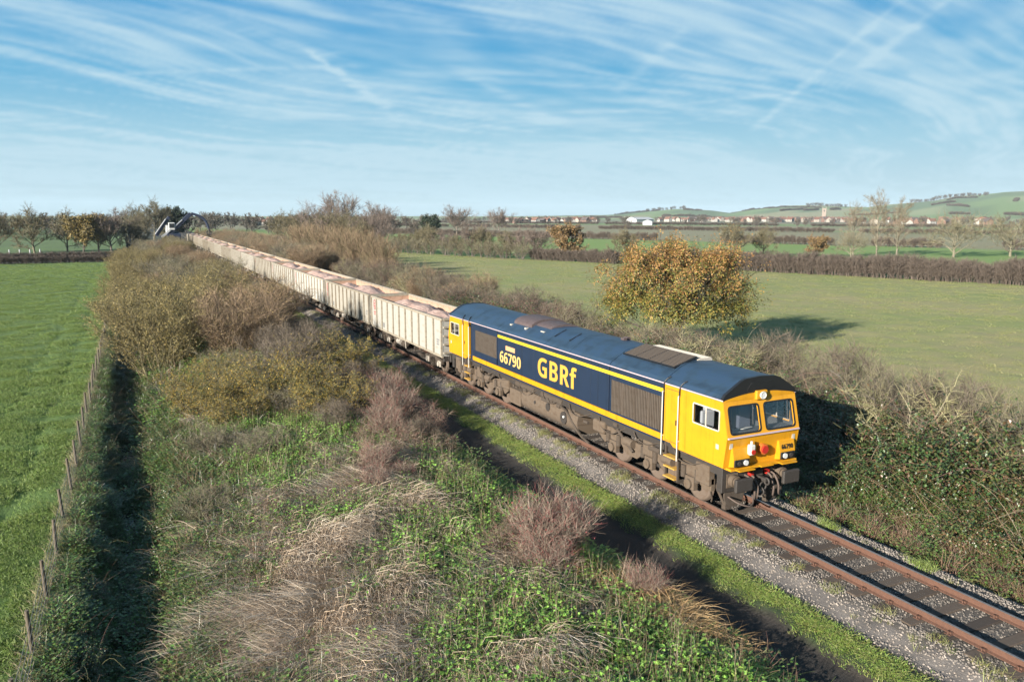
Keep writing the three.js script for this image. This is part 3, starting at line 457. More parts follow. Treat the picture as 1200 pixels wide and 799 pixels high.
{
  const hl = 6.66, top = 3.04, bot = 1.06;
  for (const s of [1, -1]) {
    const zz = (a, b) => (s > 0 ? [a, b] : [-b, -a]);
    const wl = put('side_wall', uvFrom(box(-hl, hl, bot, top - 0.02, ...zz(1.27, 1.31)), 'x', 'y'), W.cream, wagon0);
    put('wall_lining', uvFrom(box(-hl + 0.05, hl - 0.05, bot + 0.1, top - 0.03, ...zz(1.262, 1.268)), 'x', 'y'), W.pinkWall, wl);
    put('top_rail', uvFrom(box(-hl - 0.02, hl + 0.02, top - 0.1, top + 0.03, ...zz(1.25, 1.37), 0.015), 'x', 'y'), W.rib, wagon0);
    put('bottom_rail', uvFrom(box(-hl, hl, bot - 0.07, bot + 0.05, ...zz(1.24, 1.345), 0.01), 'x', 'y'), W.rib, wagon0);
    for (let k = 0; k <= 11; k++) { const x = lerp(-hl + 0.05, hl - 0.05, k / 11); put('rib', uvFrom(box(x - 0.05, x + 0.05, bot + 0.03, top - 0.08, ...zz(1.3, 1.4), 0.01), 'x', 'y'), W.rib, wagon0); }
    const x0 = s * -6.0; const em = put('emblem', merge([new THREE.TorusGeometry(0.24, 0.035, 4, 24).scale(1, 1.25, 0.15), box(-0.13, 0.13, -0.16, -0.05, -0.005, 0.005), box(-0.13, 0.13, 0.02, 0.12, -0.005, 0.005), box(-0.2, 0.2, -0.55, -0.46, -0.005, 0.005), box(-0.16, 0.16, -0.68, -0.61, -0.005, 0.005)]), W.redp, wagon0); em.position.set(x0 + s * 0.02, 2.52, s * 1.315);
    put('data_panel', merge([box(-0.2, 0.2, 0.09, 0.16, -0.003, 0.003), box(-0.2, 0.1, -0.03, 0.04, -0.003, 0.003), box(-0.2, 0.15, -0.15, -0.08, -0.003, 0.003)]), W.greyp, wagon0).position.set(s * 6.0, 1.75, s * 1.314);
    put('tie_plate', box(-4.1, -3.75, 1.25, 1.55, ...zz(1.311, 1.316)), W.greyp, wagon0);
  }
  for (const s of [1, -1]) {
    const bx = (a, b, ...r) => (s > 0 ? box(a, b, ...r) : box(-b, -a, ...r));
    put('end_wall', uvFrom(bx(hl - 0.06, hl - 0.01, bot, top - 0.02, -1.27, 1.27), 'z', 'y'), W.cream, wagon0);
    put('end_lining', uvFrom(bx(hl - 0.075, hl - 0.065, bot + 0.1, top - 0.04, -1.26, 1.26), 'z', 'y'), W.pinkWall, wagon0);
    for (const y of [1.2, 1.65, 2.1, 2.55]) put('end_rib', uvFrom(bx(hl - 0.01, hl + 0.1, y, y + 0.1, -1.27, 1.27, 0.01), 'z', 'y'), W.rib, wagon0);
    put('end_rail', uvFrom(bx(hl - 0.09, hl + 0.05, top - 0.1, top + 0.03, -1.25, 1.25, 0.01), 'z', 'y'), W.rib, wagon0);
    put('headstock', bx(6.4, 6.62, 0.78, 1.04, -1.2, 1.2), P.oil, wagon0);
    for (const q of [1, -1]) put('buffer', merge([cyl(0.12, 0.3, s * 6.76, 1.0, q * 0.865, 'x', 12), cyl(0.23, 0.06, s * 6.94, 1.0, q * 0.865, 'x', 16)]), P.oil, wagon0);
    put('coupling', merge([bx(6.6, 6.96, 0.95, 1.05, -0.06, 0.06), cyl(0.06, 0.2, s * 6.9, 0.9, 0, 'z', 8)]), P.oil, wagon0);
    put('ladder', merge([bar([s * 6.78, 1.2, -1.0], [s * 6.78, 2.9, -1.0], 0.016), bar([s * 6.78, 1.2, -0.7], [s * 6.78, 2.9, -0.7], 0.016), ...[1.4, 1.8, 2.2, 2.6].map((y) => bar([s * 6.78, y, -1], [s * 6.78, y, -0.7], 0.012))]), W.rib, wagon0);
    const b = new THREE.Group(); b.name = 'bogie'; b.position.x = s * 4.6; wagon0.add(b);
    const fs = new THREE.Shape([[-1.35, 0.5], [-1.2, 0.72], [-0.6, 0.74], [-0.42, 0.86], [0.42, 0.86], [0.6, 0.74], [1.2, 0.72], [1.35, 0.5], [1.1, 0.36], [0.72, 0.36], [0.45, 0.26], [-0.45, 0.26], [-0.72, 0.36], [-1.1, 0.36]].map((p) => new THREE.Vector2(...p)));
    for (const q of [1, -1]) { put('side_frame', uvFrom(ex(fs, 0.12).translate(0, 0, q > 0 ? 0.95 : -1.07), 'x', 'y'), P.dirt2, b); for (const x of [-0.9, 0.9]) put('axle_box', merge([cyl(0.13, 0.12, x, 0.46, q * 1.11, 'z', 12), box(x - 0.2, x + 0.2, 0.3, 0.62, q * 1.02 - 0.08, q * 1.02 + 0.08, 0.03)]), W.pale, b); put('spring', merge([-0.15, 0, 0.15].map((x) => cyl(0.06, 0.28, x, 0.55, q * 1.1, 'y', 8))), P.dirt2, b); }
    const wg = wheelset(0.46); for (const x of [-0.9, 0.9]) put('wheelset', wg, P.wheel, b).position.set(x, 0.462, 0);
    put('bolster', box(-0.3, 0.3, 0.5, 0.85, -0.95, 0.95), P.oil, b);
  }
  put('underframe', merge([box(-6.5, 6.5, 0.86, 1.05, -0.6, 0.6), box(-6.5, 6.5, 0.94, 1.04, -1.2, 1.2)]), P.oil, wagon0);
  const rnd = mulberry(8), junk = []; for (let i = 0; i < 26; i++) { const x = lerp(-2.9, 2.9, rnd()), y = 0.5 + 0.4 * rnd(), z = 1.1 * (i % 2 ? 1 : -1); junk.push(rnd() < 0.5 ? box(x, x + 0.15 + rnd() * 0.4, y, y + 0.1 + rnd() * 0.25, z - 0.12, z + 0.1) : cyl(0.05 + rnd() * 0.1, 0.3 + rnd() * 0.5, x, y, z, 'x', 10)); }
  put('brake_gear', merge(junk), P.dirt2, wagon0); put('air_tank', cyl(0.2, 0.6, -1.2, 0.72, 1.08, 'x', 14), W.pale, wagon0); put('discharge_lever', bar([0.2, 0.5, 1.2], [0.2, 1.1, 1.25], 0.03), W.pale, wagon0);
}
function loadGeo(seed) {
  const g = new THREE.PlaneGeometry(13.1, 2.5, 110, 24).rotateX(-Math.PI / 2), p = g.attributes.position, rnd = mulberry(seed), c = [], hs = [];
  for (let k = 0; k < 3; k++) hs.push([lerp(-4.6, 4.6, (k + 0.25 + 0.5 * rnd()) / 3), (rnd() - 0.5) * 0.5, 0.75 + rnd() * 0.5, 1.3 + rnd() * 0.7]);
  for (let i = 0; i < p.count; i++) {
    const x = p.getX(i), z = p.getZ(i); let y = 0; for (const [hx, hz, hh, r] of hs) { const d = Math.hypot((x - hx) / 1.35, z - hz); y = Math.max(y, hh * (1 - d / r) + 0.1 * Math.exp(-d * d)); }
    y = Math.max(0, y) + 0.1 * fbm(x * 0.8 + seed, z * 0.8, 3) + 0.06 * n2(x * 4 + seed, z * 4) + 0.05 * n2(x * 9 + seed, z * 9);
    p.setY(i, Math.min(3.08, 2.52 + y * 0.6)); const k = 0.5 + 0.5 * fbm(x * 0.7 + seed, z * 0.9, 4); c.push(...mixc([0.7, 0.44, 0.35], [0.88, 0.63, 0.53], k));
  }
  g.setAttribute('color', new THREE.Float32BufferAttribute(c, 3)); g.computeVertexNormals(); return uvFrom(g, 'x', 'z');
}
{
  const geos = [21, 22, 23, 24].map(loadGeo);
  for (let i = 0; i < 15; i++) {
    const x = -17.98 - 13.97 * i, o = ORD[i], lab = i === 0 ? 'cream-grey box wagon coupled directly behind the blue locomotive' : `cream-grey box wagon, ${o} in line behind the locomotive`;
    const w = i ? dup(wagon0, lab) : wagon0; if (!i) w.userData.label = lab; w.position.x = x; if (i % 3) { const tint = [null, W.creamB, W.creamC][i % 3], rb = [null, W.ribB, W.ribC][i % 3]; w.traverse((m) => { if (m.material === W.cream) m.material = tint; if (m.material === W.rib) m.material = rb; }); }
    const l = put('stone_load', geos[i % 4], W.load); l.position.x = x; if (i % 2) l.rotation.y = Math.PI;
    ud(l, i === 0 ? 'pinkish crushed stone heaped in the wagon next to the locomotive' : `pinkish crushed stone heaped inside the ${o} wagon behind the locomotive`, 'stone load', 'stone loads in the wagons');
  }
}
console.log('wagons done');
// ------------------------------------------------------------------ plant generators
class Buf {
  constructor() { this.p = []; this.c = []; }
  tri(a, b, c, k) { this.p.push(...a, ...b, ...c); this.c.push(...k, ...k, ...k); }
  quad(a, b, c, d, k) { this.tri(a, b, c, k); this.tri(a, c, d, k); }
  geo() { const g = new THREE.BufferGeometry(); g.setAttribute('position', new THREE.Float32BufferAttribute(this.p, 3)); g.setAttribute('color', new THREE.Float32BufferAttribute(this.c, 3)); g.computeVertexNormals(); return g; }
}
const V = { add: (a, b, k = 1) => [a[0] + b[0] * k, a[1] + b[1] * k, a[2] + b[2] * k], cross: (a, b) => [a[1] * b[2] - a[2] * b[1], a[2] * b[0] - a[0] * b[2], a[0] * b[1] - a[1] * b[0]], len: (a) => Math.hypot(...a), norm: (a) => { const l = Math.hypot(...a) || 1; return [a[0] / l, a[1] / l, a[2] / l]; } };
const pick = (rnd, pal) => { const c = pal[Math.floor(rnd() * pal.length)], v = 0.8 + 0.4 * rnd(); return [c[0] * v, c[1] * v, c[2] * v]; };
const sph = (rnd) => { const z = rnd() * 2 - 1, a = rnd() * 6.2832, r = Math.sqrt(1 - z * z); return [r * Math.cos(a), z, r * Math.sin(a)]; };
// a flat strip along pts, widths w0 to w1, turned about its line by a random side vector
function ribbon(b, pts, w0, w1, side, col) {
  const n = pts.length - 1;
  for (let i = 0; i < n; i++) {
    const d = V.norm(V.add(pts[i + 1], pts[i], -1)), s = V.norm(V.cross(d, side)), a = lerp(w0, w1, i / n) / 2, c = lerp(w0, w1, (i + 1) / n) / 2;
    const p = V.add(pts[i], s, a), q = V.add(pts[i], s, -a), r = V.add(pts[i + 1], s, -c), t = V.add(pts[i + 1], s, c);
    if (c < 1e-4) b.tri(p, q, V.add(pts[i + 1], s, 0), col); else b.quad(p, q, r, t, col);
  }
}
function pipe(b, pts, r0, r1, sides, col) {
  let prev = null; const n = pts.length - 1;
  for (let i = 0; i <= n; i++) {
    const d = V.norm(V.add(pts[Math.min(n, i + 1)], pts[Math.max(0, i - 1)], -1)), u = V.norm(V.cross(d, Math.abs(d[1]) > 0.9 ? [1, 0, 0] : [0, 1, 0])), v = V.cross(d, u), r = lerp(r0, r1, i / n), ring = [];
    for (let k = 0; k < sides; k++) { const a = (k / sides) * 6.2832; ring.push(V.add(V.add(pts[i], u, Math.cos(a) * r), v, Math.sin(a) * r)); }
    if (prev) for (let k = 0; k < sides; k++) b.quad(prev[k], prev[(k + 1) % sides], ring[(k + 1) % sides], ring[k], col);
    prev = ring;
  }
}
function leaf(b, p, dir, up, len, wid, col) { // a kite of two faces folded a little along its middle
  const s = V.norm(V.cross(dir, up)), n = V.cross(s, dir), m = V.add(p, dir, len * 0.45), tip = V.add(p, dir, len), l = V.add(V.add(m, s, wid / 2), n, wid * 0.12), r = V.add(V.add(m, s, -wid / 2), n, wid * 0.12);
  b.tri(p, tip, l, col); b.tri(p, r, tip, col);
}
function wander(rnd, p, d, len, n, jit, lift = 0) { const o = [p]; let q = p, v = V.norm(d); for (let i = 0; i < n; i++) { const j = sph(rnd); v = V.norm([v[0] + j[0] * jit, v[1] + j[1] * jit + lift, v[2] + j[2] * jit]); q = V.add(q, v, len / n); o.push(q); } return o; }
const along = (pts, t) => { const n = pts.length - 1, f = clamp(t) * n, i = Math.min(n - 1, Math.floor(f)); return [V.add(pts[i], V.add(pts[i + 1], pts[i], -1), f - i), V.norm(V.add(pts[i + 1], pts[i], -1))]; };

// grasses: n blades from a patch of radius r, leaning along +x by lean (0 upright, 1 lying)
function grassClump(seed, { n = 24, r = 0.2, h = 0.5, w = 0.008, lean = 0.2, curl = 0.5, pal, spread = 0.35 }) {
  const b = new Buf(), rnd = mulberry(seed);
  for (let i = 0; i < n; i++) {
    const a = rnd() * 6.2832, q = Math.sqrt(rnd()) * r, p = [Math.cos(a) * q, -0.03, Math.sin(a) * q], hh = h * (0.55 + 0.6 * rnd());
    const d = V.norm([lean + (rnd() - 0.5) * 2 * spread, 1 - lean * 0.75, (rnd() - 0.5) * 2 * spread]), k = curl * (0.4 + rnd()), f = V.norm([d[0] + (rnd() - 0.3) * 0.3, 0, d[2] + (rnd() - 0.5) * 0.3]);
    const m = V.add(p, d, hh * 0.5), e = V.norm([d[0] + f[0] * k, d[1] - k * 0.75, d[2] + f[2] * k]), m2 = V.add(m, e, hh * 0.3), t = V.add(m2, V.norm([e[0] + f[0] * k, e[1] - k * 0.5, e[2] + f[2] * k]), hh * 0.25);
    ribbon(b, [p, m, m2, t], w * (0.7 + 0.6 * rnd()), 0, V.norm([rnd() - 0.5, 0.3, rnd() - 0.5]), pick(rnd, pal));
  }
  return b.geo();
}
function leafClump(seed, { n = 40, r = 0.35, h = 0.3, size = 0.06, pal, stems = 0, stemPal }) {
  const b = new Buf(), rnd = mulberry(seed);
  for (let i = 0; i < n; i++) {
    const a = rnd() * 6.2832, q = Math.sqrt(rnd()) * r, y = h * (0.25 + 0.75 * rnd()) * (1 - 0.5 * (q / r) ** 2), d = V.norm([Math.cos(a) + (rnd() - 0.5), (rnd() - 0.35) * 0.9, Math.sin(a) + (rnd() - 0.5)]);
    leaf(b, [Math.cos(a) * q, y, Math.sin(a) * q], d, V.norm([(rnd() - 0.5) * 1.1, 1, (rnd() - 0.5) * 1.1]), size * (0.6 + 0.8 * rnd()), size * (0.5 + 0.5 * rnd()), pick(rnd, pal));
  }
  for (let i = 0; i < stems; i++) { const a = rnd() * 6.2832, q = rnd() * r * 0.7, pts = wander(rnd, [Math.cos(a) * q, 0, Math.sin(a) * q], [rnd() - 0.5, 1.6, rnd() - 0.5], h * 1.6, 4, 0.25, -0.12); ribbon(b, pts, 0.009, 0.004, sph(rnd), pick(rnd, stemPal)); }
  return b.geo();
}
// shrubs: { stems: geometry, foliage: geometry }
function shrubGeo(seed, o) {
  const q = { H: 3, R: 1.5, stems: 12, branches: 12, twigs: 10, twigLen: 0.5, tw: 0.014, upright: 0.5, stemR: 0.03, leafN: 0, leafSize: 0.06, lift: 0.04, jit: 0.22, foot: 0.4, ...o }, rnd = mulberry(seed), b = new Buf(), f = new Buf();
  for (let s = 0; s < q.stems; s++) {
    const a = rnd() * 6.2832, sp = Math.sqrt(rnd()) * (q.R / q.H) * (1.25 - q.upright * 0.5) * (1 - 0.55 * q.foot), L0 = q.H * (0.72 + 0.33 * rnd()) * (1 - 0.12 * sp), fr = q.foot * q.R * Math.sqrt(rnd()), pts = wander(rnd, [Math.cos(a) * fr, -0.1, Math.sin(a) * fr], [Math.cos(a) * sp, 1, Math.sin(a) * sp], L0, 5, 0.16, -0.01);
    const bc = pick(rnd, q.bark); pipe(b, pts, q.stemR * (0.7 + 0.6 * rnd()), q.stemR * 0.25, 4, bc);
    for (let k = 0; k < q.branches; k++) {
      const t = q.low ?? 0.12, u = t + (1 - t) * Math.pow((k + rnd()) / q.branches, 0.8), [p, d] = along(pts, u), j = sph(rnd), dir = V.norm([d[0] * q.upright + j[0] + p[0] * 0.12, d[1] * (0.25 + q.upright) + j[1] * 0.4 + q.lift * 3, d[2] * q.upright + j[2] + p[2] * 0.12]);
      const bl = q.H * (0.34 - 0.2 * u) * (0.6 + 0.7 * rnd()), bp = wander(rnd, p, dir, bl, 3, q.jit, q.lift); ribbon(b, bp, q.stemR * 0.75, q.tw, sph(rnd), pick(rnd, q.bark));
      for (let m = 0; m < q.twigs; m++) {
        const [tp, td] = along(bp, 0.15 + 0.85 * rnd()), jj = sph(rnd), tl = q.twigLen * (0.5 + 0.8 * rnd()), w = wander(rnd, tp, [td[0] * (0.4 + q.upright) + jj[0] * 0.9, td[1] * (0.4 + q.upright) + jj[1] * 0.7 + q.lift * 2, td[2] * (0.4 + q.upright) + jj[2] * 0.9], tl, 2, 0.22, q.lift);
        ribbon(b, w, q.tw, q.tw * 0.3, sph(rnd), pick(rnd, q.twigPal ?? q.bark));
        for (let l = 0; l < q.leafN; l++) { if (rnd() > (q.leafKeep ?? 1)) continue; const [lp] = along(w, rnd()), ld = sph(rnd); leaf(f, V.add(lp, ld, 0.02), V.norm([ld[0], ld[1] * 0.6 - 0.15, ld[2]]), V.norm(V.add(sph(rnd), [0, 1.1, 0])), q.leafSize * (0.6 + 0.8 * rnd()), q.leafSize * (0.4 + 0.4 * rnd()), pick(rnd, q.leafPal)); }
      }
    }
  }
  return { stems: b.geo(), foliage: f.p.length ? f.geo() : null };
}
// brambles and ivy: leaves on a lumpy mound with arching canes
function moundGeo(seed, { R = 1.4, H = 1.3, n = 4200, size = 0.075, pal, canes = 40, canePal }) {
  const rnd = mulberry(seed), f = new Buf(), b = new Buf(), lump = (d) => 0.62 + 0.5 * n3(d[0] * 1.7 + seed, d[1] * 1.7, d[2] * 1.7) + 0.2 * n3(d[0] * 5, d[1] * 5 + seed, d[2] * 5);
  for (let i = 0; i < n; i++) {
    const d = sph(rnd); d[1] = Math.abs(d[1]); const k = Math.max(0.25, lump(d)) * (rnd() < 0.75 ? 0.82 + 0.22 * rnd() : 0.4 + 0.5 * rnd()), p = [d[0] * R * k, d[1] * H * k * 1.15, d[2] * R * k], o = sph(rnd);
    leaf(f, p, V.norm([d[0] * 0.6 + o[0], o[1] * 0.7 - 0.2, d[2] * 0.6 + o[2]]), V.norm([d[0] + o[2] * 0.6, d[1] + 0.8, d[2] + o[0] * 0.6]), size * (0.6 + 0.8 * rnd()), size * (0.5 + 0.45 * rnd()), pick(rnd, pal));
  }
  for (let i = 0; i < canes; i++) { const a = rnd() * 6.2832, q = rnd() * R * 0.5, pts = wander(rnd, [Math.cos(a) * q, H * 0.2, Math.sin(a) * q], [Math.cos(a) * 0.7, 1.2, Math.sin(a) * 0.7], R * (0.9 + 0.7 * rnd()), 6, 0.18, -0.2); ribbon(b, pts, 0.012, 0.005, sph(rnd), pick(rnd, canePal)); }
  return { stems: b.geo(), foliage: f.geo() };
}
function treeGeo(seed, o) {
  const q = { H: 10, trunkH: 0.25, R: 4.5, limbs: 8, n1: 7, n2: 7, n3: 6, trunkR: 0.25, bark: [[0.12, 0.1, 0.08]], twigPal: null, tw: 0.03, leafN: 0, leafSize: 0.16, up: 0.5, gnarl: 0.25, droop: 0, ...o }, rnd = mulberry(seed), b = new Buf(), tw = new Buf(), f = new Buf(), bk = () => pick(rnd, q.bark);
  const trunk = wander(rnd, [0, -0.3, 0], [0, 1, 0], q.H * (q.lead ?? 0.6), 6, 0.07, 0.05); pipe(b, trunk, q.trunkR, q.trunkR * 0.35, 7, bk());
  const crown = (p) => { const dx = p[0] / q.R, dz = p[2] / q.R, dy = (p[1] - q.H * 0.56) / (q.H * 0.48); return dx * dx + dy * dy + dz * dz; };
  for (let i = 0; i < q.limbs; i++) {
    const u = q.trunkH / (q.lead ?? 0.6) + (1 - q.trunkH / (q.lead ?? 0.6)) * Math.pow(i / (q.limbs - 1 || 1), 0.85), [p, d] = along(trunk, u), a = i * 2.4 + rnd(), el = lerp(0.25, 1.3, u) * q.up * 2, L1 = q.R * (1.05 - 0.35 * u) * (0.85 + 0.3 * rnd());
    const limb = wander(rnd, p, [Math.cos(a), el, Math.sin(a)], L1, 5, q.gnarl, 0.05); pipe(b, limb, q.trunkR * 0.45 * (1 - 0.4 * u), q.trunkR * 0.12, 5, bk());
    for (let j = 0; j < q.n1; j++) {
      const [p2, d2] = along(limb, 0.2 + 0.8 * ((j + rnd()) / q.n1)), s2 = sph(rnd), L2 = L1 * 0.5 * (0.6 + 0.6 * rnd()), br = wander(rnd, p2, [d2[0] + s2[0] * 0.9, d2[1] + s2[1] * 0.6 + 0.25, d2[2] + s2[2] * 0.9], L2, 4, q.gnarl, 0.06 - q.droop); pipe(b, br, q.trunkR * 0.13, q.trunkR * 0.05, 3, bk());
      for (let k = 0; k < q.n2; k++) {
        const [p3, d3] = along(br, 0.15 + 0.85 * rnd()), s3 = sph(rnd), L3 = L2 * 0.5 * (0.5 + 0.8 * rnd()), sb = wander(rnd, p3, [d3[0] + s3[0], d3[1] + s3[1] * 0.7 + 0.2, d3[2] + s3[2]], L3, 3, q.gnarl, 0.05 - q.droop); ribbon(tw, sb, q.tw * 1.4, q.tw * 0.6, sph(rnd), bk());
        if (crown(p3) > 1.35) continue;
        for (let m = 0; m < q.n3; m++) {
          const [p4, d4] = along(sb, 0.2 + 0.8 * rnd()), s4 = sph(rnd), tg = wander(rnd, p4, [d4[0] + s4[0] * 0.9, d4[1] + s4[1] * 0.7 + 0.15, d4[2] + s4[2] * 0.9], L3 * (0.35 + 0.5 * rnd()), 2, 0.2, 0.03 - q.droop); ribbon(tw, tg, q.tw * 0.7, q.tw * 0.2, sph(rnd), pick(rnd, q.twigPal ?? q.bark));
          for (let l = 0; l < q.leafN; l++) { const [lp] = along(tg, 0.2 + 0.8 * rnd()), ld = sph(rnd), pal = q.leafPalAt ? q.leafPalAt(lp, rnd) : q.leafPal; leaf(f, V.add(lp, ld, 0.08), V.norm([ld[0], ld[1] - 0.3, ld[2]]), V.norm(V.add(sph(rnd), [0, 1, 0])), q.leafSize * (0.6 + 0.8 * rnd()), q.leafSize * (0.5 + 0.4 * rnd()), pick(rnd, pal)); }
        }
      }
    }
  }
  if (q.clumps) for (let i = 0; i < q.clumps; i++) { // leaf sprays through the outer crown, thinner and ragged where the noise is low
    const d = sph(rnd); if (d[1] < -0.55) { i--; continue; } const k = (0.6 + 0.42 * Math.sqrt(rnd())) * (0.86 + 0.34 * n3(d[0] * 1.5 + seed, d[1] * 1.5, d[2] * 1.5) + 0.12 * n3(d[0] * 4, d[1] * 4, d[2] * 4)), c = [d[0] * q.R * k, q.H * 0.52 + d[1] * q.H * 0.44 * k, d[2] * q.R * k], r = 0.35 + 0.35 * rnd();
    ribbon(tw, [V.add(c, [0, 0.6, 0], -1), c], q.tw, q.tw * 0.4, sph(rnd), bk());
    for (let l = 0; l < q.perClump; l++) { const s = sph(rnd), e = V.add(c, s, r * Math.sqrt(rnd())); e[1] -= 0.1; leaf(f, e, V.norm([s[0] + d[0] * 0.4, s[1] * 0.7 - 0.25, s[2] + d[2] * 0.4]), V.norm([d[0] * 0.5 + s[2] * 0.7, 0.9, d[2] * 0.5 + s[0] * 0.7]), q.leafSize * (0.6 + 0.8 * rnd()), q.leafSize * (0.5 + 0.4 * rnd()), pick(rnd, q.leafPalAt ? q.leafPalAt(e, rnd) : q.leafPal)); }
  }
  return { trunk: b.geo(), twigs: tw.geo(), foliage: f.p.length ? f.geo() : null };
}
const twigM = std(0xffffff, 0.9, { vertexColors: true, side: THREE.DoubleSide }), leafM = std(0xffffff, 0.62, { vertexColors: true, side: THREE.DoubleSide }), glossM = std(0xffffff, 0.42, { vertexColors: true, side: THREE.DoubleSide });
function plantProto(name, g, category, leafMat = leafM) { // a group that is cloned for every plant of this kind
  const r = new THREE.Group(); r.name = name; r.userData.category = category;
  if (g.trunk) put('trunk', g.trunk, twigM, r); for (const [n, q, m] of [['crown', g.twigs, twigM], ['stems', g.stems, twigM], ['foliage', g.foliage, leafMat]]) if (q) put(n, q, m, r).userData.kind = 'stuff';
  return r;
}
function plant(proto, x, z, s, turn, label, group, y = H(x, z), sy = s) { const r = proto.clone(); r.name = numbered(proto.name); r.userData = { category: proto.userData.category, label }; if (group) r.userData.group = group; r.position.set(x, y, z); r.rotation.y = turn; r.scale.set(s, sy, s); scene.add(r); return r; }
function scatter(name, label, category, geo, mat, list) { // list of [x, y, z, turn, scale, color]
  const m = new THREE.InstancedMesh(geo, mat, list.length), o = new THREE.Object3D(), c = new THREE.Color();
  list.forEach(([x, y, z, t, s, k, sy], i) => { o.position.set(x, y, z); o.rotation.set(0, t, 0); o.scale.set(s, sy ?? s, s); o.updateMatrix(); m.setMatrixAt(i, o.matrix); m.setColorAt(i, c.setRGB(...(k ?? [1, 1, 1]))); });
  m.name = numbered(name); m.castShadow = m.receiveShadow = true; scene.add(m); return ud(m, label, category, null, 'stuff');
}
const jitter = (rnd, a = 0.25) => { const v = 1 - a + 2 * a * rnd(), w = (rnd() - 0.5) * 0.12; return [v * (1 + w), v, v * (1 - w)]; };
// ------------------------------------------------------------------ grass and ground cover
const G = {
  lush: [[0.19, 0.3, 0.036], [0.24, 0.36, 0.05], [0.13, 0.215, 0.028], [0.3, 0.37, 0.08]], rough: [[0.22, 0.255, 0.075], [0.25, 0.255, 0.09], [0.2, 0.245, 0.068], [0.27, 0.255, 0.105]],
  dry: [[0.82, 0.66, 0.5], [0.7, 0.54, 0.39], [0.92, 0.77, 0.6], [0.5, 0.37, 0.25]], straw: [[0.46, 0.29, 0.12], [0.38, 0.23, 0.1], [0.52, 0.35, 0.16]], leaf: [[0.17, 0.34, 0.04], [0.23, 0.43, 0.06], [0.11, 0.23, 0.03], [0.22, 0.33, 0.05]],
  dull: [[0.1, 0.19, 0.036], [0.14, 0.25, 0.05], [0.07, 0.12, 0.028], [0.17, 0.18, 0.055]], rust: [[0.19, 0.1, 0.055], [0.25, 0.14, 0.075], [0.13, 0.08, 0.045], [0.12, 0.13, 0.04]], bramble: [[0.055, 0.1, 0.026], [0.075, 0.13, 0.032], [0.038, 0.065, 0.02], [0.11, 0.12, 0.036], [0.14, 0.08, 0.036]],
};
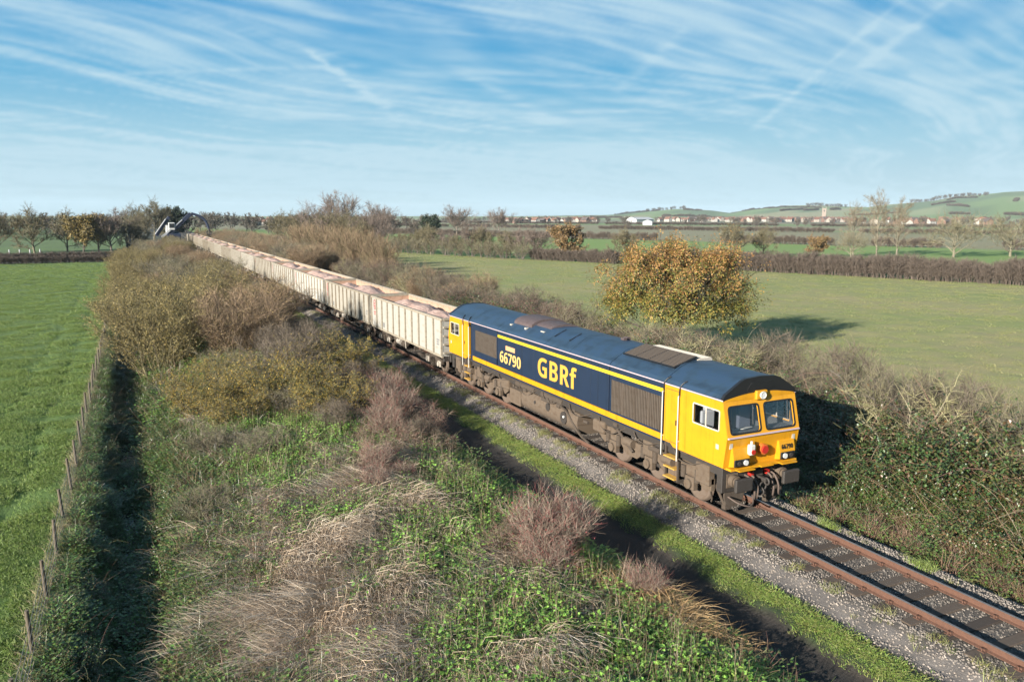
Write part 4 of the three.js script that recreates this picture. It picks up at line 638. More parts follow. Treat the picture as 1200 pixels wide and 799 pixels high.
{
  const rnd = mulberry(404), turf = [0, 1].map((k) => grassClump(50 + k, { n: 44, r: 0.34, h: 0.15, w: 0.009, lean: 0.25, curl: 0.6, spread: 0.6, pal: [[0.15, 0.25, 0.03], [0.19, 0.29, 0.04], [0.11, 0.18, 0.024], [0.23, 0.29, 0.06]] })), listA = [[], []];
  for (let i = 0; i < 44000; i++) { // pasture beyond the fence: tussocks, thicker in drifts
    const u = rnd(), x = u < 0.5 ? lerp(-28, 14, rnd()) : lerp(-148, -28, Math.pow(rnd(), 0.8)), z = 18.1 + rnd() * Math.max(3, (12 - x) * 0.165 + 2.5), n = fbm(x * 0.35, z * 0.35, 3);
    if (rnd() > 0.45 + 0.85 * n || (Math.min(Math.abs(z - 19.6 - 0.25 * n2(x * 0.06, 1)), Math.abs(z - 21.4 - 0.25 * n2(x * 0.06, 1))) < 0.22 && rnd() < 0.85)) continue;
    const far = clamp(-x / 120), s = (0.6 + 0.5 * rnd() + 1.0 * clamp(n)) * (1 + 0.6 * far); listA[i & 1].push([x, H(x, z), z, rnd() * 6.3, s, jitter(rnd, 0.18), s * (0.8 + 0.5 * rnd())]);
  }
  listA.forEach((l, k) => scatter('pasture_grass', k ? 'short lush grass tufts of the green pasture' : 'bright green grass blades covering the pasture', 'grass', turf[k], leafM, l));
  const rough = grassClump(60, { n: 30, r: 0.42, h: 0.2, w: 0.014, lean: 0.3, curl: 0.8, spread: 0.8, pal: G.rough }), listB = [];
  for (let i = 0; i < 40000; i++) {
    const t = Math.pow(rnd(), 1.5), s0 = lerp(12, 98, t), along0 = lerp(-210, 60, rnd()), x = SN[0] * s0 + 0.938 * along0, z = SN[1] * s0 - 0.346 * along0; if (z > -14.5 || x > 40 || x < -190) continue;
    const n = fbm(x * 0.12, z * 0.12, 3); if (rnd() > 0.62 + 0.5 * n) continue; const s = 0.6 + rnd() * 0.7 + 0.4 * t; listB.push([x, H(x, z), z, rnd() * 6.3, s, mixc([0.88, 0.98, 0.85], [1.08, 1.0, 1.02], clamp(0.5 + n + (rnd() - 0.5) * 0.6))]);
  }
  scatter('field_grass', 'coarse olive and straw tufts of the field behind the hedge', 'grass', rough, leafM, listB);
  // grass down the middle of the farm track and at its edges
  const mid = grassClump(70, { n: 34, r: 0.2, h: 0.12, w: 0.01, lean: 0.15, curl: 0.7, spread: 0.6, pal: [...G.lush, [0.24, 0.27, 0.05], [0.3, 0.3, 0.09]] }), listC = [];
  for (let i = 0; i < 9000; i++) { const x = lerp(-75, 21, Math.pow(rnd(), 0.65)), e = 0.16 * fbm(x * 0.5, 5) + 0.1 * n2(x * 1.7, 3), z = 2.88 + e + (rnd() + rnd() - 1) * 0.56; const n = fbm(x * 0.9, z * 1.3, 3); if (rnd() > 0.75 + 0.5 * n) continue; const s = 0.6 + 0.75 * rnd(); listC.push([x, H(x, z), z, rnd() * 6.3, s, jitter(rnd, 0.22), s * (0.6 + 0.5 * clamp(0.5 + n))]); }
  scatter('track_grass', 'strip of green grass between the ruts of the farm track', 'grass', mid, leafM, listC);
  // weeds in the ballast
  const weed = grassClump(72, { n: 22, r: 0.12, h: 0.24, w: 0.007, lean: 0.1, curl: 0.6, spread: 0.7, pal: [[0.3, 0.29, 0.1], [0.22, 0.26, 0.06], [0.38, 0.33, 0.15]] }), listD = [];
  for (let i = 0; i < 2400; i++) { const x = lerp(-60, 22, Math.pow(rnd(), 0.7)), side = rnd() < 0.8, z = side ? 1.12 + 0.5 * rnd() + (rnd() < 0.3 ? 0.4 * rnd() : 0) : -1.1 - 1.4 * rnd(); const n = n2(x * 0.55, side ? 2 : 9) + 0.6 * n2(x * 1.9, z); if (n < -0.1 || (side && x > 14 && rnd() < 0.3)) continue; const s = 0.5 + 0.8 * rnd(); listD.push([x, H(x, z), z, rnd() * 6.3, s, jitter(rnd)]); }
  for (const [x, z] of [[19.2, 0.3], [19.0, 0.42], [19.35, 0.2], [11.6, -1.35], [11.8, -1.4], [11.4, -1.5], [14.2, -1.5], [14.5, -1.45], [14.4, -1.62], [20.6, -0.3]]) for (let k = 0; k < 6; k++) { const a = x + (rnd() - 0.5) * 0.4, b = z + (rnd() - 0.5) * 0.25; listD.push([a, H(a, b), b, rnd() * 6.3, 1 + 0.5 * rnd(), [0.85, 1.1, 0.7]]); }
  scatter('ballast_weeds', 'yellowish weeds sprouting from the ballast beside the rails', 'weeds', weed, leafM, listD);

  // the bank between ditch and farm track
  const dryP = [[7.2, 11.6, 2.3, 1], [11.8, 12.0, 2.3, 1], [3.4, 12.3, 1.3, 0.7], [9.6, 13.1, 1.3, 0.55], [1.2, 7.7, 1.5, 0.85], [3.6, 9.2, 1.6, 0.9], [10.2, 7.5, 0.8, 1], [-9, 12.6, 1.5, 0.4], [-14, 12.4, 1.6, 0.3], [14.5, 9.3, 0.8, 0.6], [15.3, 12.5, 1.6, 0.5], [-3, 12, 1.2, 0.4], [-5.5, 7.0, 1.3, 0.6], [6.4, 8.6, 0.9, 0.5], [-30, 6.6, 3, 0.5], [13.2, 7.2, 0.7, 0.5], [0.3, 9.6, 1.0, 0.5], [10.9, 7.9, 0.8, 0.9]];
  const brP = [[4, 15, 1.6, 0.9], [0, 14.6, 1.6, 0.5], [8.5, 14.7, 1.6, 0.6], [-4, 13.7, 1.5, 0.6], [13, 15, 2, 0.4], [6.5, 13.9, 1, 0.7]];
  const sum = (P0, x, z) => { let s = 0; for (const [a, b, r, w] of P0) s += w * Math.exp(-((x - a) ** 2 + (z - b) ** 2) / (r * r)); return s; };
  const dryG = [0, 1, 2].map((k) => grassClump(80 + k, { n: 42, r: 0.42, h: [1.2, 1.0, 1.25][k], w: 0.0125, lean: [0.55, 0.75, 0.4][k], curl: [0.55, 0.4, 0.7][k], spread: 0.22, pal: G.dry }));
  const greenG = [0, 1].map((k) => grassClump(84 + k, { n: 40, r: 0.34, h: [0.36, 0.52][k], w: 0.012, lean: 0.3, curl: 0.8, spread: 0.5, pal: [...G.lush, [0.2, 0.26, 0.06], [0.26, 0.26, 0.1]] }));
  const leafG = [0, 1].map((k) => leafClump(88 + k, { n: 95, r: 0.48, h: [0.36, 0.52][k], size: [0.07, 0.09][k], pal: G.leaf, stems: 7, stemPal: [[0.12, 0.16, 0.04], [0.2, 0.14, 0.08]] }));
  const dullG = leafClump(92, { n: 100, r: 0.52, h: 0.48, size: 0.075, pal: G.dull, stems: 4, stemPal: [[0.14, 0.14, 0.06], [0.2, 0.15, 0.09]] });
  const rustG = leafClump(93, { n: 70, r: 0.5, h: 0.4, size: 0.06, pal: G.rust, stems: 24, stemPal: [[0.22, 0.13, 0.08], [0.3, 0.2, 0.12], [0.16, 0.08, 0.06]] });
  const strawG = grassClump(94, { n: 90, r: 0.3, h: 0.85, w: 0.012, lean: 0.1, curl: 1.0, spread: 0.7, pal: G.straw });
  const deadG = grassClump(96, { n: 7, r: 0.3, h: 1.1, w: 0.007, lean: 0.35, curl: 0.2, spread: 0.4, pal: [[0.5, 0.42, 0.33], [0.4, 0.3, 0.22]] });
  const lists = { dry: [[], [], []], green: [[], []], leaf: [[], []], dull: [], rust: [], dead: [] };
  for (let i = 0; i < 17500; i++) {
    const near = rnd() < 0.72, x = near ? lerp(-9, 19.5, rnd()) : lerp(-64, -9, Math.pow(rnd(), 0.7)), z = lerp(5.05, 16.0, rnd()), y = H(x, z), f = near ? 1 : 1.35;
    if (z > 15.7 && rnd() < 0.4) continue;
    const n = fbm(x * 0.35 + 9, z * 0.35, 3), m = fbm(x * 0.8, z * 0.8 + 30, 3), d = sum(dryP, x, z) + 0.1 * n, br = sum(brP, x, z) + 0.85 * sstep(11.8, 14.2, z) + 0.22 * m, turn = -0.62 + 0.8 * n2(x * 0.3, z * 0.3) + (rnd() - 0.5) * 0.7, k = jitter(rnd, 0.22);
    if (rnd() < d * 0.98) { const v = Math.floor(rnd() * 3), s = (0.7 + 0.5 * rnd()) * (0.9 + 0.25 * n); lists.dry[v].push([x, y, z, turn, s * f, k, s * f * (z < 6.2 ? 0.45 : 1)]); if (rnd() < 0.3) lists.green[0].push([x, y, z, rnd() * 6.3, 0.8, k]); continue; }
    if (rnd() < br) { if (rnd() < 0.3) lists.leaf[0].push([x, y, z, rnd() * 6.3, (0.7 + 0.5 * rnd()) * f, [0.75, 0.8, 0.8]]); else (m > 0.25 && rnd() < 0.5 ? lists.rust : lists.dull).push([x, y, z, rnd() * 6.3, (0.8 + 0.5 * rnd()) * f, k]); continue; }
    const edge = z < 6.1;
    if (rnd() < (edge ? 0.72 : 0.42 + 0.5 * m)) lists.green[rnd() < 0.5 ? 0 : 1].push([x, y, z, turn + (rnd() - 0.5) * 1.6, (0.75 + 0.5 * rnd()) * f, k, (0.75 + 0.5 * rnd()) * f * (edge ? 0.55 : 1)]);
    else lists.leaf[rnd() < 0.5 ? 0 : 1].push([x, y, z, rnd() * 6.3, (0.7 + 0.6 * rnd()) * f, k, (0.7 + 0.6 * rnd()) * f * (edge ? 0.5 : 1)]);
    if (!edge && rnd() < 0.05) lists.dead.push([x, y, z, rnd() * 6.3, 0.7 + 0.5 * rnd(), k]);
  }
  lists.dry.forEach((l, k) => scatter('dry_grass', ['long bleached grass swept over on the bank', 'flattened pale dead grass lying on the bank', 'tall dry seeding grass stalks on the bank'][k], 'dry grass', dryG[k], leafM, l));
  lists.green.forEach((l, k) => scatter('bank_grass', ['tufts of green grass along the bank', 'longer arching green grass on the bank'][k], 'grass', greenG[k], leafM, l));
  lists.leaf.forEach((l, k) => scatter('nettle_leaves', ['low bright green nettle leaves covering the bank', 'taller leafy green nettles on the bank'][k], 'nettles', leafG[k], leafM, l));
  scatter('bramble_cover', 'dull green creeping bramble leaves by the ditch', 'brambles', dullG, glossM, lists.dull);
  scatter('dead_bracken', 'rust brown dead stems and leaves above the ditch', 'dead plants', rustG, leafM, lists.rust);
  scatter('dead_stalks', 'thin dead stalks standing above the nettles', 'dead plants', deadG, leafM, lists.dead);
  { const l = []; for (const [cx, cz, r, n0] of [[12.5, 6.1, 0.42, 18], [13.6, 5.7, 0.32, 10], [14.3, 5.8, 0.4, 16], [13.0, 5.6, 0.3, 8], [15.2, 5.6, 0.3, 6], [11.9, 6.8, 0.3, 6]]) for (let i = 0; i < n0; i++) { const x = cx + (rnd() - 0.5) * 2 * r, z = cz + (rnd() - 0.5) * 2 * r; l.push([x, H(x, z), z, rnd() * 6.3, 0.7 + 0.5 * rnd(), jitter(rnd, 0.2)]); } scatter('straw_tufts', 'golden brown dead tufts at the edge of the farm track', 'dead plants', strawG, leafM, l); }
  // scrub between ditch and fence, and the wet edge
  const l1 = [], l2 = [], l3 = [];
  for (let i = 0; i < 5200; i++) { const x = lerp(-60, 16, Math.pow(rnd(), 0.7)), z = lerp(16.55, 18.15, rnd()), y = H(x, z), n = fbm(x * 0.7, z * 0.7, 3), k = jitter(rnd, 0.25); if (z > 17.75) { if (rnd() < 0.4) l3.push([x, y, z, rnd() * 6.3, 0.6 + 0.4 * rnd(), k]); } else if (rnd() < 0.93 + 0.15 * n) l1.push([x, y, z, rnd() * 6.3, 0.6 + 0.5 * rnd(), k, 0.4 + 0.7 * rnd() * clamp(0.5 + n)]); else l2.push([x, y, z, rnd() * 6.3, 0.6 + 0.4 * rnd(), k, 0.5]); }
  scatter('ditch_scrub', 'dark scrubby leaves between the fence and ditch', 'scrub', dullG, glossM, l1); scatter('ditch_stems', 'dead brown stems beside the ditch fence', 'dead plants', rustG, leafM, l2); scatter('fence_grass', 'pale unmown grass along the foot of the wire fence', 'grass', grassClump(97, { n: 30, r: 0.2, h: 0.5, w: 0.008, lean: 0.2, curl: 0.7, spread: 0.5, pal: [[0.3, 0.26, 0.12], [0.2, 0.22, 0.06], [0.38, 0.3, 0.17]] }), leafM, l3);
  // the far side of the railway: rusty litter, creeping leaves
  const c1 = [], c2 = [], c3 = [];
  for (let i = 0; i < 7000; i++) { const x = lerp(-40, 24, Math.pow(rnd(), 0.6)), z = lerp(-14, -1.9, Math.pow(rnd(), 0.6)), y = H(x, z), n = fbm(x * 0.5, z * 0.5, 3), k = jitter(rnd, 0.25); const edge = sstep(-2.0, -3.0, z); if (rnd() > edge * 1.1) continue; if (z > -4.4 && rnd() < 0.5 + 0.5 * n) c1.push([x, y, z, rnd() * 6.3, 0.55 + 0.5 * rnd(), k]); else if (rnd() < 0.6) c2.push([x, y, z, rnd() * 6.3, 0.7 + 0.5 * rnd(), k]); else if (z < -13 && rnd() < 0.5) c3.push([x, y, z, rnd() * 6.3, 0.6 + 0.4 * rnd(), k]); }
  scatter('rusty_undergrowth', 'rusty dead undergrowth at the foot of the bramble hedge', 'dead plants', rustG, leafM, c1); scatter('hedge_floor_leaves', 'dark creeping leaves on the ground under the hedge', 'brambles', dullG, glossM, c2); scatter('hedge_edge_grass', 'pale tall grass along the field side of the hedge', 'dry grass', dryG[2], leafM, c3);
}
console.log('ground cover done');
// ------------------------------------------------------------------ shrubs and trees
const K = { grey: [[0.17, 0.14, 0.12], [0.21, 0.175, 0.15], [0.13, 0.105, 0.1]], purple: [[0.17, 0.13, 0.095], [0.21, 0.165, 0.12], [0.13, 0.1, 0.075]], brown: [[0.2, 0.135, 0.085], [0.26, 0.18, 0.115], [0.14, 0.095, 0.06]], red: [[0.3, 0.07, 0.06], [0.36, 0.12, 0.1], [0.22, 0.06, 0.06], [0.3, 0.2, 0.16]], pale: [[0.34, 0.3, 0.2], [0.42, 0.37, 0.24], [0.26, 0.22, 0.15]], lichen: [[0.36, 0.33, 0.15], [0.3, 0.27, 0.13], [0.42, 0.38, 0.2]], olive: [[0.19, 0.16, 0.08], [0.24, 0.2, 0.1], [0.15, 0.12, 0.07]], dark: [[0.09, 0.075, 0.06], [0.12, 0.1, 0.08]] };
const proto = {
  willow: plantProto('willow_bush', shrubGeo(301, { H: 6.2, R: 4.2, stems: 46, branches: 16, twigs: 9, twigLen: 0.95, tw: 0.016, upright: 0.6, low: 0.02, stemR: 0.035, leafN: 6, leafKeep: 0.75, leafSize: 0.1, bark: K.olive, leafPal: [[0.37, 0.28, 0.08], [0.3, 0.24, 0.07], [0.42, 0.3, 0.1], [0.22, 0.18, 0.06]] }), 'bush'),
  brownWillow: plantProto('twiggy_bush', shrubGeo(302, { H: 5.2, R: 3.9, stems: 46, branches: 16, twigs: 12, twigLen: 0.95, tw: 0.017, upright: 0.5, low: 0.02, stemR: 0.03, leafN: 1, leafKeep: 0.8, leafSize: 0.1, bark: K.brown, twigPal: [[0.3, 0.2, 0.12], [0.24, 0.16, 0.1], [0.34, 0.24, 0.15]], leafPal: [[0.3, 0.2, 0.08], [0.36, 0.26, 0.1]] }), 'bush'),
  golden: plantProto('golden_thorn', shrubGeo(303, { H: 2.9, R: 2.7, stems: 30, branches: 13, twigs: 9, twigLen: 0.5, tw: 0.011, upright: 0.2, low: 0.03, stemR: 0.026, leafN: 7, leafKeep: 0.65, leafSize: 0.068, bark: K.dark, twigPal: K.olive, leafPal: [[0.4, 0.25, 0.02], [0.3, 0.21, 0.03], [0.46, 0.31, 0.04], [0.15, 0.15, 0.03], [0.12, 0.13, 0.03]] }), 'shrub'),
  purple: plantProto('bare_thorn', shrubGeo(304, { H: 3.3, R: 1.9, stems: 18, branches: 14, twigs: 14, twigLen: 0.55, tw: 0.012, upright: 0.45, stemR: 0.026, leafN: 1, leafKeep: 0.25, leafSize: 0.05, bark: K.purple, leafPal: [[0.2, 0.16, 0.05]] }), 'shrub'),
  grey: plantProto('hedgerow_shrub', shrubGeo(305, { H: 3.5, R: 2.0, stems: 18, branches: 13, twigs: 14, twigLen: 0.6, tw: 0.013, upright: 0.5, stemR: 0.03, leafN: 1, leafKeep: 0.3, leafSize: 0.05, bark: K.grey, twigPal: [[0.23, 0.19, 0.12], [0.2, 0.18, 0.1], [0.17, 0.14, 0.1], [0.26, 0.23, 0.12]], leafPal: [[0.18, 0.17, 0.06], [0.12, 0.13, 0.04]] }), 'shrub'),
  lichen: plantProto('lichened_thorn', shrubGeo(306, { H: 3.2, R: 2.1, stems: 14, branches: 12, twigs: 10, twigLen: 0.5, tw: 0.016, upright: 0.3, jit: 0.4, stemR: 0.04, bark: K.pale, twigPal: K.lichen, leafN: 1, leafKeep: 0.3, leafSize: 0.05, leafPal: [[0.2, 0.19, 0.06]] }), 'shrub'),
  berry: plantProto('berried_hawthorn', shrubGeo(307, { H: 3.6, R: 2.0, stems: 16, branches: 13, twigs: 11, twigLen: 0.5, tw: 0.012, upright: 0.4, stemR: 0.03, bark: K.purple, leafN: 3, leafKeep: 0.6, leafSize: 0.06, leafPal: [[0.26, 0.06, 0.055], [0.2, 0.07, 0.055], [0.14, 0.1, 0.05], [0.12, 0.11, 0.05]] }), 'shrub'),
  dogwood2: plantProto('dogwood_shrub', shrubGeo(318, { H: 1.7, R: 1.35, stems: 30, branches: 10, twigs: 9, twigLen: 0.4, tw: 0.007, upright: 0.35, jit: 0.4, stemR: 0.012, lift: 0.02, low: 0.05, foot: 0.75, bark: [[0.26, 0.195, 0.14], [0.34, 0.275, 0.21], [0.2, 0.145, 0.1]], twigPal: [[0.26, 0.185, 0.13], [0.32, 0.25, 0.185], [0.22, 0.16, 0.115], [0.25, 0.1, 0.08]], leafN: 1, leafKeep: 0.3, leafSize: 0.045, leafPal: [[0.3, 0.07, 0.06], [0.24, 0.16, 0.08]] }), 'shrub'),
  dogwood: plantProto('dogwood_shrub', shrubGeo(308, { H: 1.8, R: 1.15, stems: 52, branches: 8, twigs: 8, twigLen: 0.42, tw: 0.008, upright: 0.8, stemR: 0.01, lift: 0.05, low: 0.1, bark: [[0.3, 0.225, 0.165], [0.38, 0.31, 0.24], [0.24, 0.165, 0.12], [0.44, 0.37, 0.29]], twigPal: [[0.28, 0.195, 0.145], [0.34, 0.27, 0.2], [0.24, 0.175, 0.13], [0.38, 0.31, 0.24], [0.27, 0.08, 0.07]], leafN: 1, leafKeep: 0.35, leafSize: 0.045, leafPal: [[0.34, 0.06, 0.06], [0.26, 0.1, 0.08]] }), 'shrub'),
  bramble: plantProto('bramble_bush', moundGeo(309, { R: 1.5, H: 1.35, n: 8000, size: 0.062, pal: G.bramble, canes: 14, canePal: [[0.2, 0.1, 0.08], [0.26, 0.2, 0.13], [0.16, 0.15, 0.06]] }), 'bramble', glossM),
  bramble2: plantProto('bramble_bush', moundGeo(310, { R: 1.3, H: 1.1, n: 6400, size: 0.058, pal: [...G.bramble, [0.12, 0.12, 0.03], [0.2, 0.12, 0.05]], canes: 18, canePal: [[0.24, 0.13, 0.09], [0.3, 0.23, 0.15]] }), 'bramble', glossM),
  leafy: plantProto('leafy_clump', moundGeo(320, { R: 1.3, H: 0.95, n: 3000, size: 0.1, pal: G.leaf, canes: 26, canePal: [[0.14, 0.18, 0.05], [0.3, 0.24, 0.14]] }), 'plant'),
  hedge: plantProto('hedge_plant', shrubGeo(311, { H: 2.7, R: 1.5, stems: 26, branches: 12, twigs: 12, twigLen: 0.5, tw: 0.02, upright: 0.8, stemR: 0.025, bark: [[0.15, 0.115, 0.09], [0.19, 0.145, 0.11], [0.12, 0.09, 0.07]] }), 'hedge'),
  pinkWillow: plantProto('osier_bush', shrubGeo(312, { H: 6, R: 3.2, stems: 34, branches: 14, twigs: 9, twigLen: 1.0, tw: 0.03, upright: 1.1, stemR: 0.04, lift: 0.07, bark: K.olive, twigPal: [[0.26, 0.17, 0.1], [0.23, 0.18, 0.09], [0.3, 0.2, 0.12]] }), 'bush'),
};
const oakPal = (p, rnd) => { const warm = clamp((p[1] - 2.9) / 3.4 + 0.25 * n3(p[0] * 0.5, p[1] * 0.5, p[2] * 0.5) + (rnd() - 0.5) * 0.5); return rnd() < warm * 0.85 ? [[0.38, 0.2, 0.05], [0.43, 0.245, 0.07], [0.31, 0.15, 0.045]] : [[0.2, 0.19, 0.03], [0.27, 0.23, 0.035], [0.12, 0.135, 0.025], [0.36, 0.25, 0.045], [0.14, 0.155, 0.03]]; };
const T = {
  oak: plantProto('oak_tree', treeGeo(401, { H: 7.8, R: 5.2, lead: 0.5, trunkH: 0.1, limbs: 20, n1: 6, n2: 5, n3: 4, trunkR: 0.24, up: 0.4, leafN: 2, leafSize: 0.12, clumps: 470, perClump: 110, tw: 0.025, bark: [[0.1, 0.085, 0.065]], leafPalAt: oakPal }), 'tree'),
  bare: plantProto('bare_tree', treeGeo(402, { H: 12, R: 7.5, lead: 0.5, trunkH: 0.16, limbs: 16, n1: 8, n2: 8, n3: 7, trunkR: 0.36, up: 0.55, tw: 0.06, bark: [[0.2, 0.16, 0.13], [0.16, 0.13, 0.1]], twigPal: [[0.27, 0.2, 0.16], [0.22, 0.16, 0.13]] }), 'tree'),
  bare2: plantProto('spreading_tree', treeGeo(403, { H: 10, R: 6, lead: 0.6, trunkH: 0.1, limbs: 14, n1: 8, n2: 7, n3: 7, trunkR: 0.28, up: 0.5, gnarl: 0.35, tw: 0.07, bark: [[0.18, 0.155, 0.1], [0.14, 0.12, 0.08]], twigPal: [[0.24, 0.19, 0.11], [0.2, 0.17, 0.09]], leafN: 1, leafSize: 0.16, leafPal: [[0.22, 0.18, 0.08], [0.16, 0.15, 0.06]] }), 'tree'),
  gold: plantProto('yellowing_tree', treeGeo(404, { H: 10.5, R: 4.6, lead: 0.62, trunkH: 0.12, limbs: 16, n1: 8, n2: 7, n3: 5, trunkR: 0.26, up: 0.5, tw: 0.06, bark: [[0.12, 0.1, 0.075]], leafN: 3, leafSize: 0.34, leafPal: [[0.32, 0.22, 0.05], [0.26, 0.2, 0.05], [0.2, 0.15, 0.05], [0.34, 0.25, 0.07]] }), 'tree'),
  orange: plantProto('rusty_tree', treeGeo(405, { H: 8, R: 4.2, lead: 0.6, trunkH: 0.12, limbs: 14, n1: 8, n2: 7, n3: 5, trunkR: 0.22, up: 0.5, tw: 0.06, bark: [[0.14, 0.11, 0.08]], leafN: 3, leafSize: 0.3, leafPal: [[0.34, 0.2, 0.08], [0.28, 0.16, 0.06], [0.22, 0.16, 0.06]] }), 'tree'),
  evergreen: plantProto('evergreen_tree', treeGeo(406, { H: 9, R: 4.5, lead: 0.66, trunkH: 0.1, limbs: 16, n1: 8, n2: 7, n3: 5, trunkR: 0.3, up: 0.4, tw: 0.06, bark: [[0.08, 0.06, 0.05]], leafN: 4, leafSize: 0.42, leafPal: [[0.03, 0.05, 0.02], [0.04, 0.065, 0.025], [0.025, 0.04, 0.018]] }), 'tree'),
  birch: plantProto('pale_tree', treeGeo(407, { H: 14, R: 5.0, lead: 0.8, trunkH: 0.12, limbs: 20, n1: 7, n2: 6, n3: 6, trunkR: 0.2, up: 0.95, tw: 0.035, bark: [[0.28, 0.24, 0.17], [0.33, 0.29, 0.21]], twigPal: [[0.21, 0.165, 0.11], [0.24, 0.19, 0.125]], leafN: 1, leafSize: 0.09, leafPal: [[0.3, 0.23, 0.12]] }), 'tree'),
  lichenTree: plantProto('lichened_tree', treeGeo(408, { H: 8.5, R: 8.5, lead: 0.5, trunkH: 0.1, limbs: 13, n1: 7, n2: 7, n3: 6, trunkR: 0.34, up: 0.28, gnarl: 0.4, tw: 0.05, bark: [[0.27, 0.24, 0.16], [0.2, 0.18, 0.12]], twigPal: [[0.2, 0.175, 0.09], [0.18, 0.155, 0.075], [0.24, 0.21, 0.11]] }), 'tree'),
  far: plantProto('distant_tree', treeGeo(409, { H: 9, R: 5, lead: 0.55, trunkH: 0.1, limbs: 10, n1: 6, n2: 6, n3: 5, trunkR: 0.3, up: 0.5, tw: 0.2, bark: [[0.12, 0.1, 0.085]], twigPal: [[0.16, 0.13, 0.1], [0.2, 0.15, 0.11], [0.13, 0.12, 0.08]] }), 'tree'),
};
console.log('plant kinds done');
{
  const rnd = mulberry(515), tn = () => rnd() * 6.2832;
  // on the bank
  plant(proto.willow, -22.6, 14.4, 0.74, 0.4, 'broad willow bush with yellowing leaves by the ditch fence');
  plant(proto.willow, -29, 13.6, 0.9, 2.2, 'taller willow bush with olive yellow leaves behind the ditch bush', undefined, undefined, 0.78);
  plant(proto.willow, -36, 10.2, 0.72, 4.1, 'olive willow bush half hidden behind the brown twiggy bush');
  plant(proto.brownWillow, -21.5, 10.3, 0.78, 1.2, 'rounded pinkish brown twiggy bush beside the yellow willow');
  plant(proto.brownWillow, -26.5, 8.2, 0.8, 3.3, 'brown twiggy bush leaning towards the wagons');
  plant(proto.golden, -8.6, 10.4, 0.92, 0.3, 'wide thorn shrub with golden leaves on the bank');
  plant(proto.golden, -12.2, 7.3, 0.98, 2.5, 'golden leaved thorn shrub near the farm track');
  plant(proto.golden, -5.4, 8.4, 0.8, 4.4, 'smaller golden thorn beside the red-stemmed shrubs');
  plant(proto.golden, -13.6, 12.0, 0.75, 1.4, 'golden thorn among grey grass near the ditch');
  plant(proto.golden, -9.9, 13.0, 0.8, 5.1, 'low golden thorn leaning over the ditch bank');
  plant(proto.golden, -6.6, 12.2, 0.66, 3.1, 'small golden thorn surrounded by bleached grass');
  plant(proto.purple, -11.3, 9.0, 0.85, 5.5, 'leafless dark thorn between the golden shrubs');
  plant(proto.purple, -15.8, 7.6, 0.86, 0.7, 'leafless purple grey thorn behind the golden shrubs');
  plant(proto.purple, -19.5, 6.2, 0.78, 2.9, 'leafless purplish thorn close to the farm track');
  plant(proto.purple, -17.5, 9.2, 0.72, 4.9, 'low purplish thorn beside the grassy slope');
  for (const [x, z, s, l] of [[-6.4, 5.75, 1.0, 'crimson dogwood shrub overhanging the farm track'], [-3.6, 6.3, 0.95, 'red stemmed dogwood between track and golden thorn'], [-1.6, 7.3, 0.75, 'thin red dogwood rising from tall dry grass'], [2.6, 8.9, 0.62, 'small reddish dogwood in the bleached grass'], [4.2, 9.4, 0.5, 'low reddish dogwood among flattened grass'], [10.3, 6.65, 0.95, 'dense pinkish red dogwood with bleached grass at its foot'], [12.8, 5.7, 0.5, 'thin bare dogwood growing behind the golden dead tufts'], [8.6, 5.9, 0.45, 'small sparse dogwood at the edge of the track verge']]) plant(proto.dogwood, x, z, s, tn(), l);
  const br1 = 'tangled purple brown thorn in the thicket above the farm track', br2 = 'ragged crimson tinged dogwood in the thicket above the farm track', br3 = 'scrubby brown thorn on the middle of the bank';
  for (const [x, z, s] of [[-22, 5.9, 0.72], [-24.5, 6.6, 0.8], [-13.0, 5.7, 0.6], [-10.4, 6.0, 0.62], [-8.6, 7.6, 0.66], [-5.2, 6.9, 0.55], [-16.5, 5.6, 0.6], [-2.8, 8.8, 0.5], [-0.6, 6.3, 0.42], [-20.2, 8.0, 0.7]]) plant(proto.purple, x, z, s, tn(), br1, 'thicket along the farm track', undefined, s * 0.85);
  for (const [x, z, s] of [[-8.0, 5.6, 0.8], [-9.6, 6.9, 0.85], [-5.0, 5.6, 0.7], [-2.4, 5.7, 0.72], [-0.4, 7.6, 0.7], [0.6, 6.2, 0.5], [1.2, 8.4, 0.55], [-4.2, 7.4, 0.8], [2.2, 9.7, 0.5], [9.6, 6.4, 0.7], [11.0, 7.2, 0.62], [9.9, 7.3, 0.62], [10.4, 6.8, 0.85], [3.4, 8.2, 0.4], [-11.6, 5.6, 0.7]]) plant(rnd() < 0.65 ? proto.dogwood2 : proto.dogwood, x, z, s * (1 + 0.25 * rnd()), tn(), br2, 'thicket along the farm track', undefined, s * (0.75 + 0.35 * rnd()));
  for (const [x, z, s] of [[-3.4, 13.2, 0.5], [-13.5, 10.2, 0.7], [-6.2, 9.8, 0.55], [-1.5, 12.0, 0.4], [-16.8, 11.6, 0.6], [-10.8, 11.2, 0.6], [2.4, 14.2, 0.42]]) plant(proto.grey, x, z, s, tn(), br3, 'brown scrub on the bank', undefined, s * 0.8);
  const bankRow = 'bushes along the bank beyond the willows';
  for (let x = -44; x > -200; x -= 5.2) for (const z of [6.6, 12.5]) { const k = rnd(), p = k < 0.35 ? proto.brownWillow : k < 0.6 ? proto.willow : proto.grey; plant(p, x + (rnd() - 0.5) * 3, z + (rnd() - 0.5) * 4, (p === proto.grey ? 0.95 : 0.5) * (0.8 + 0.35 * rnd()), tn(), p === proto.brownWillow ? 'brown twiggy bush on the far bank beside the wagons' : p === proto.willow ? 'olive willow bush on the far bank beside the wagons' : 'grey leafless shrub on the far bank beside the wagons', bankRow); }
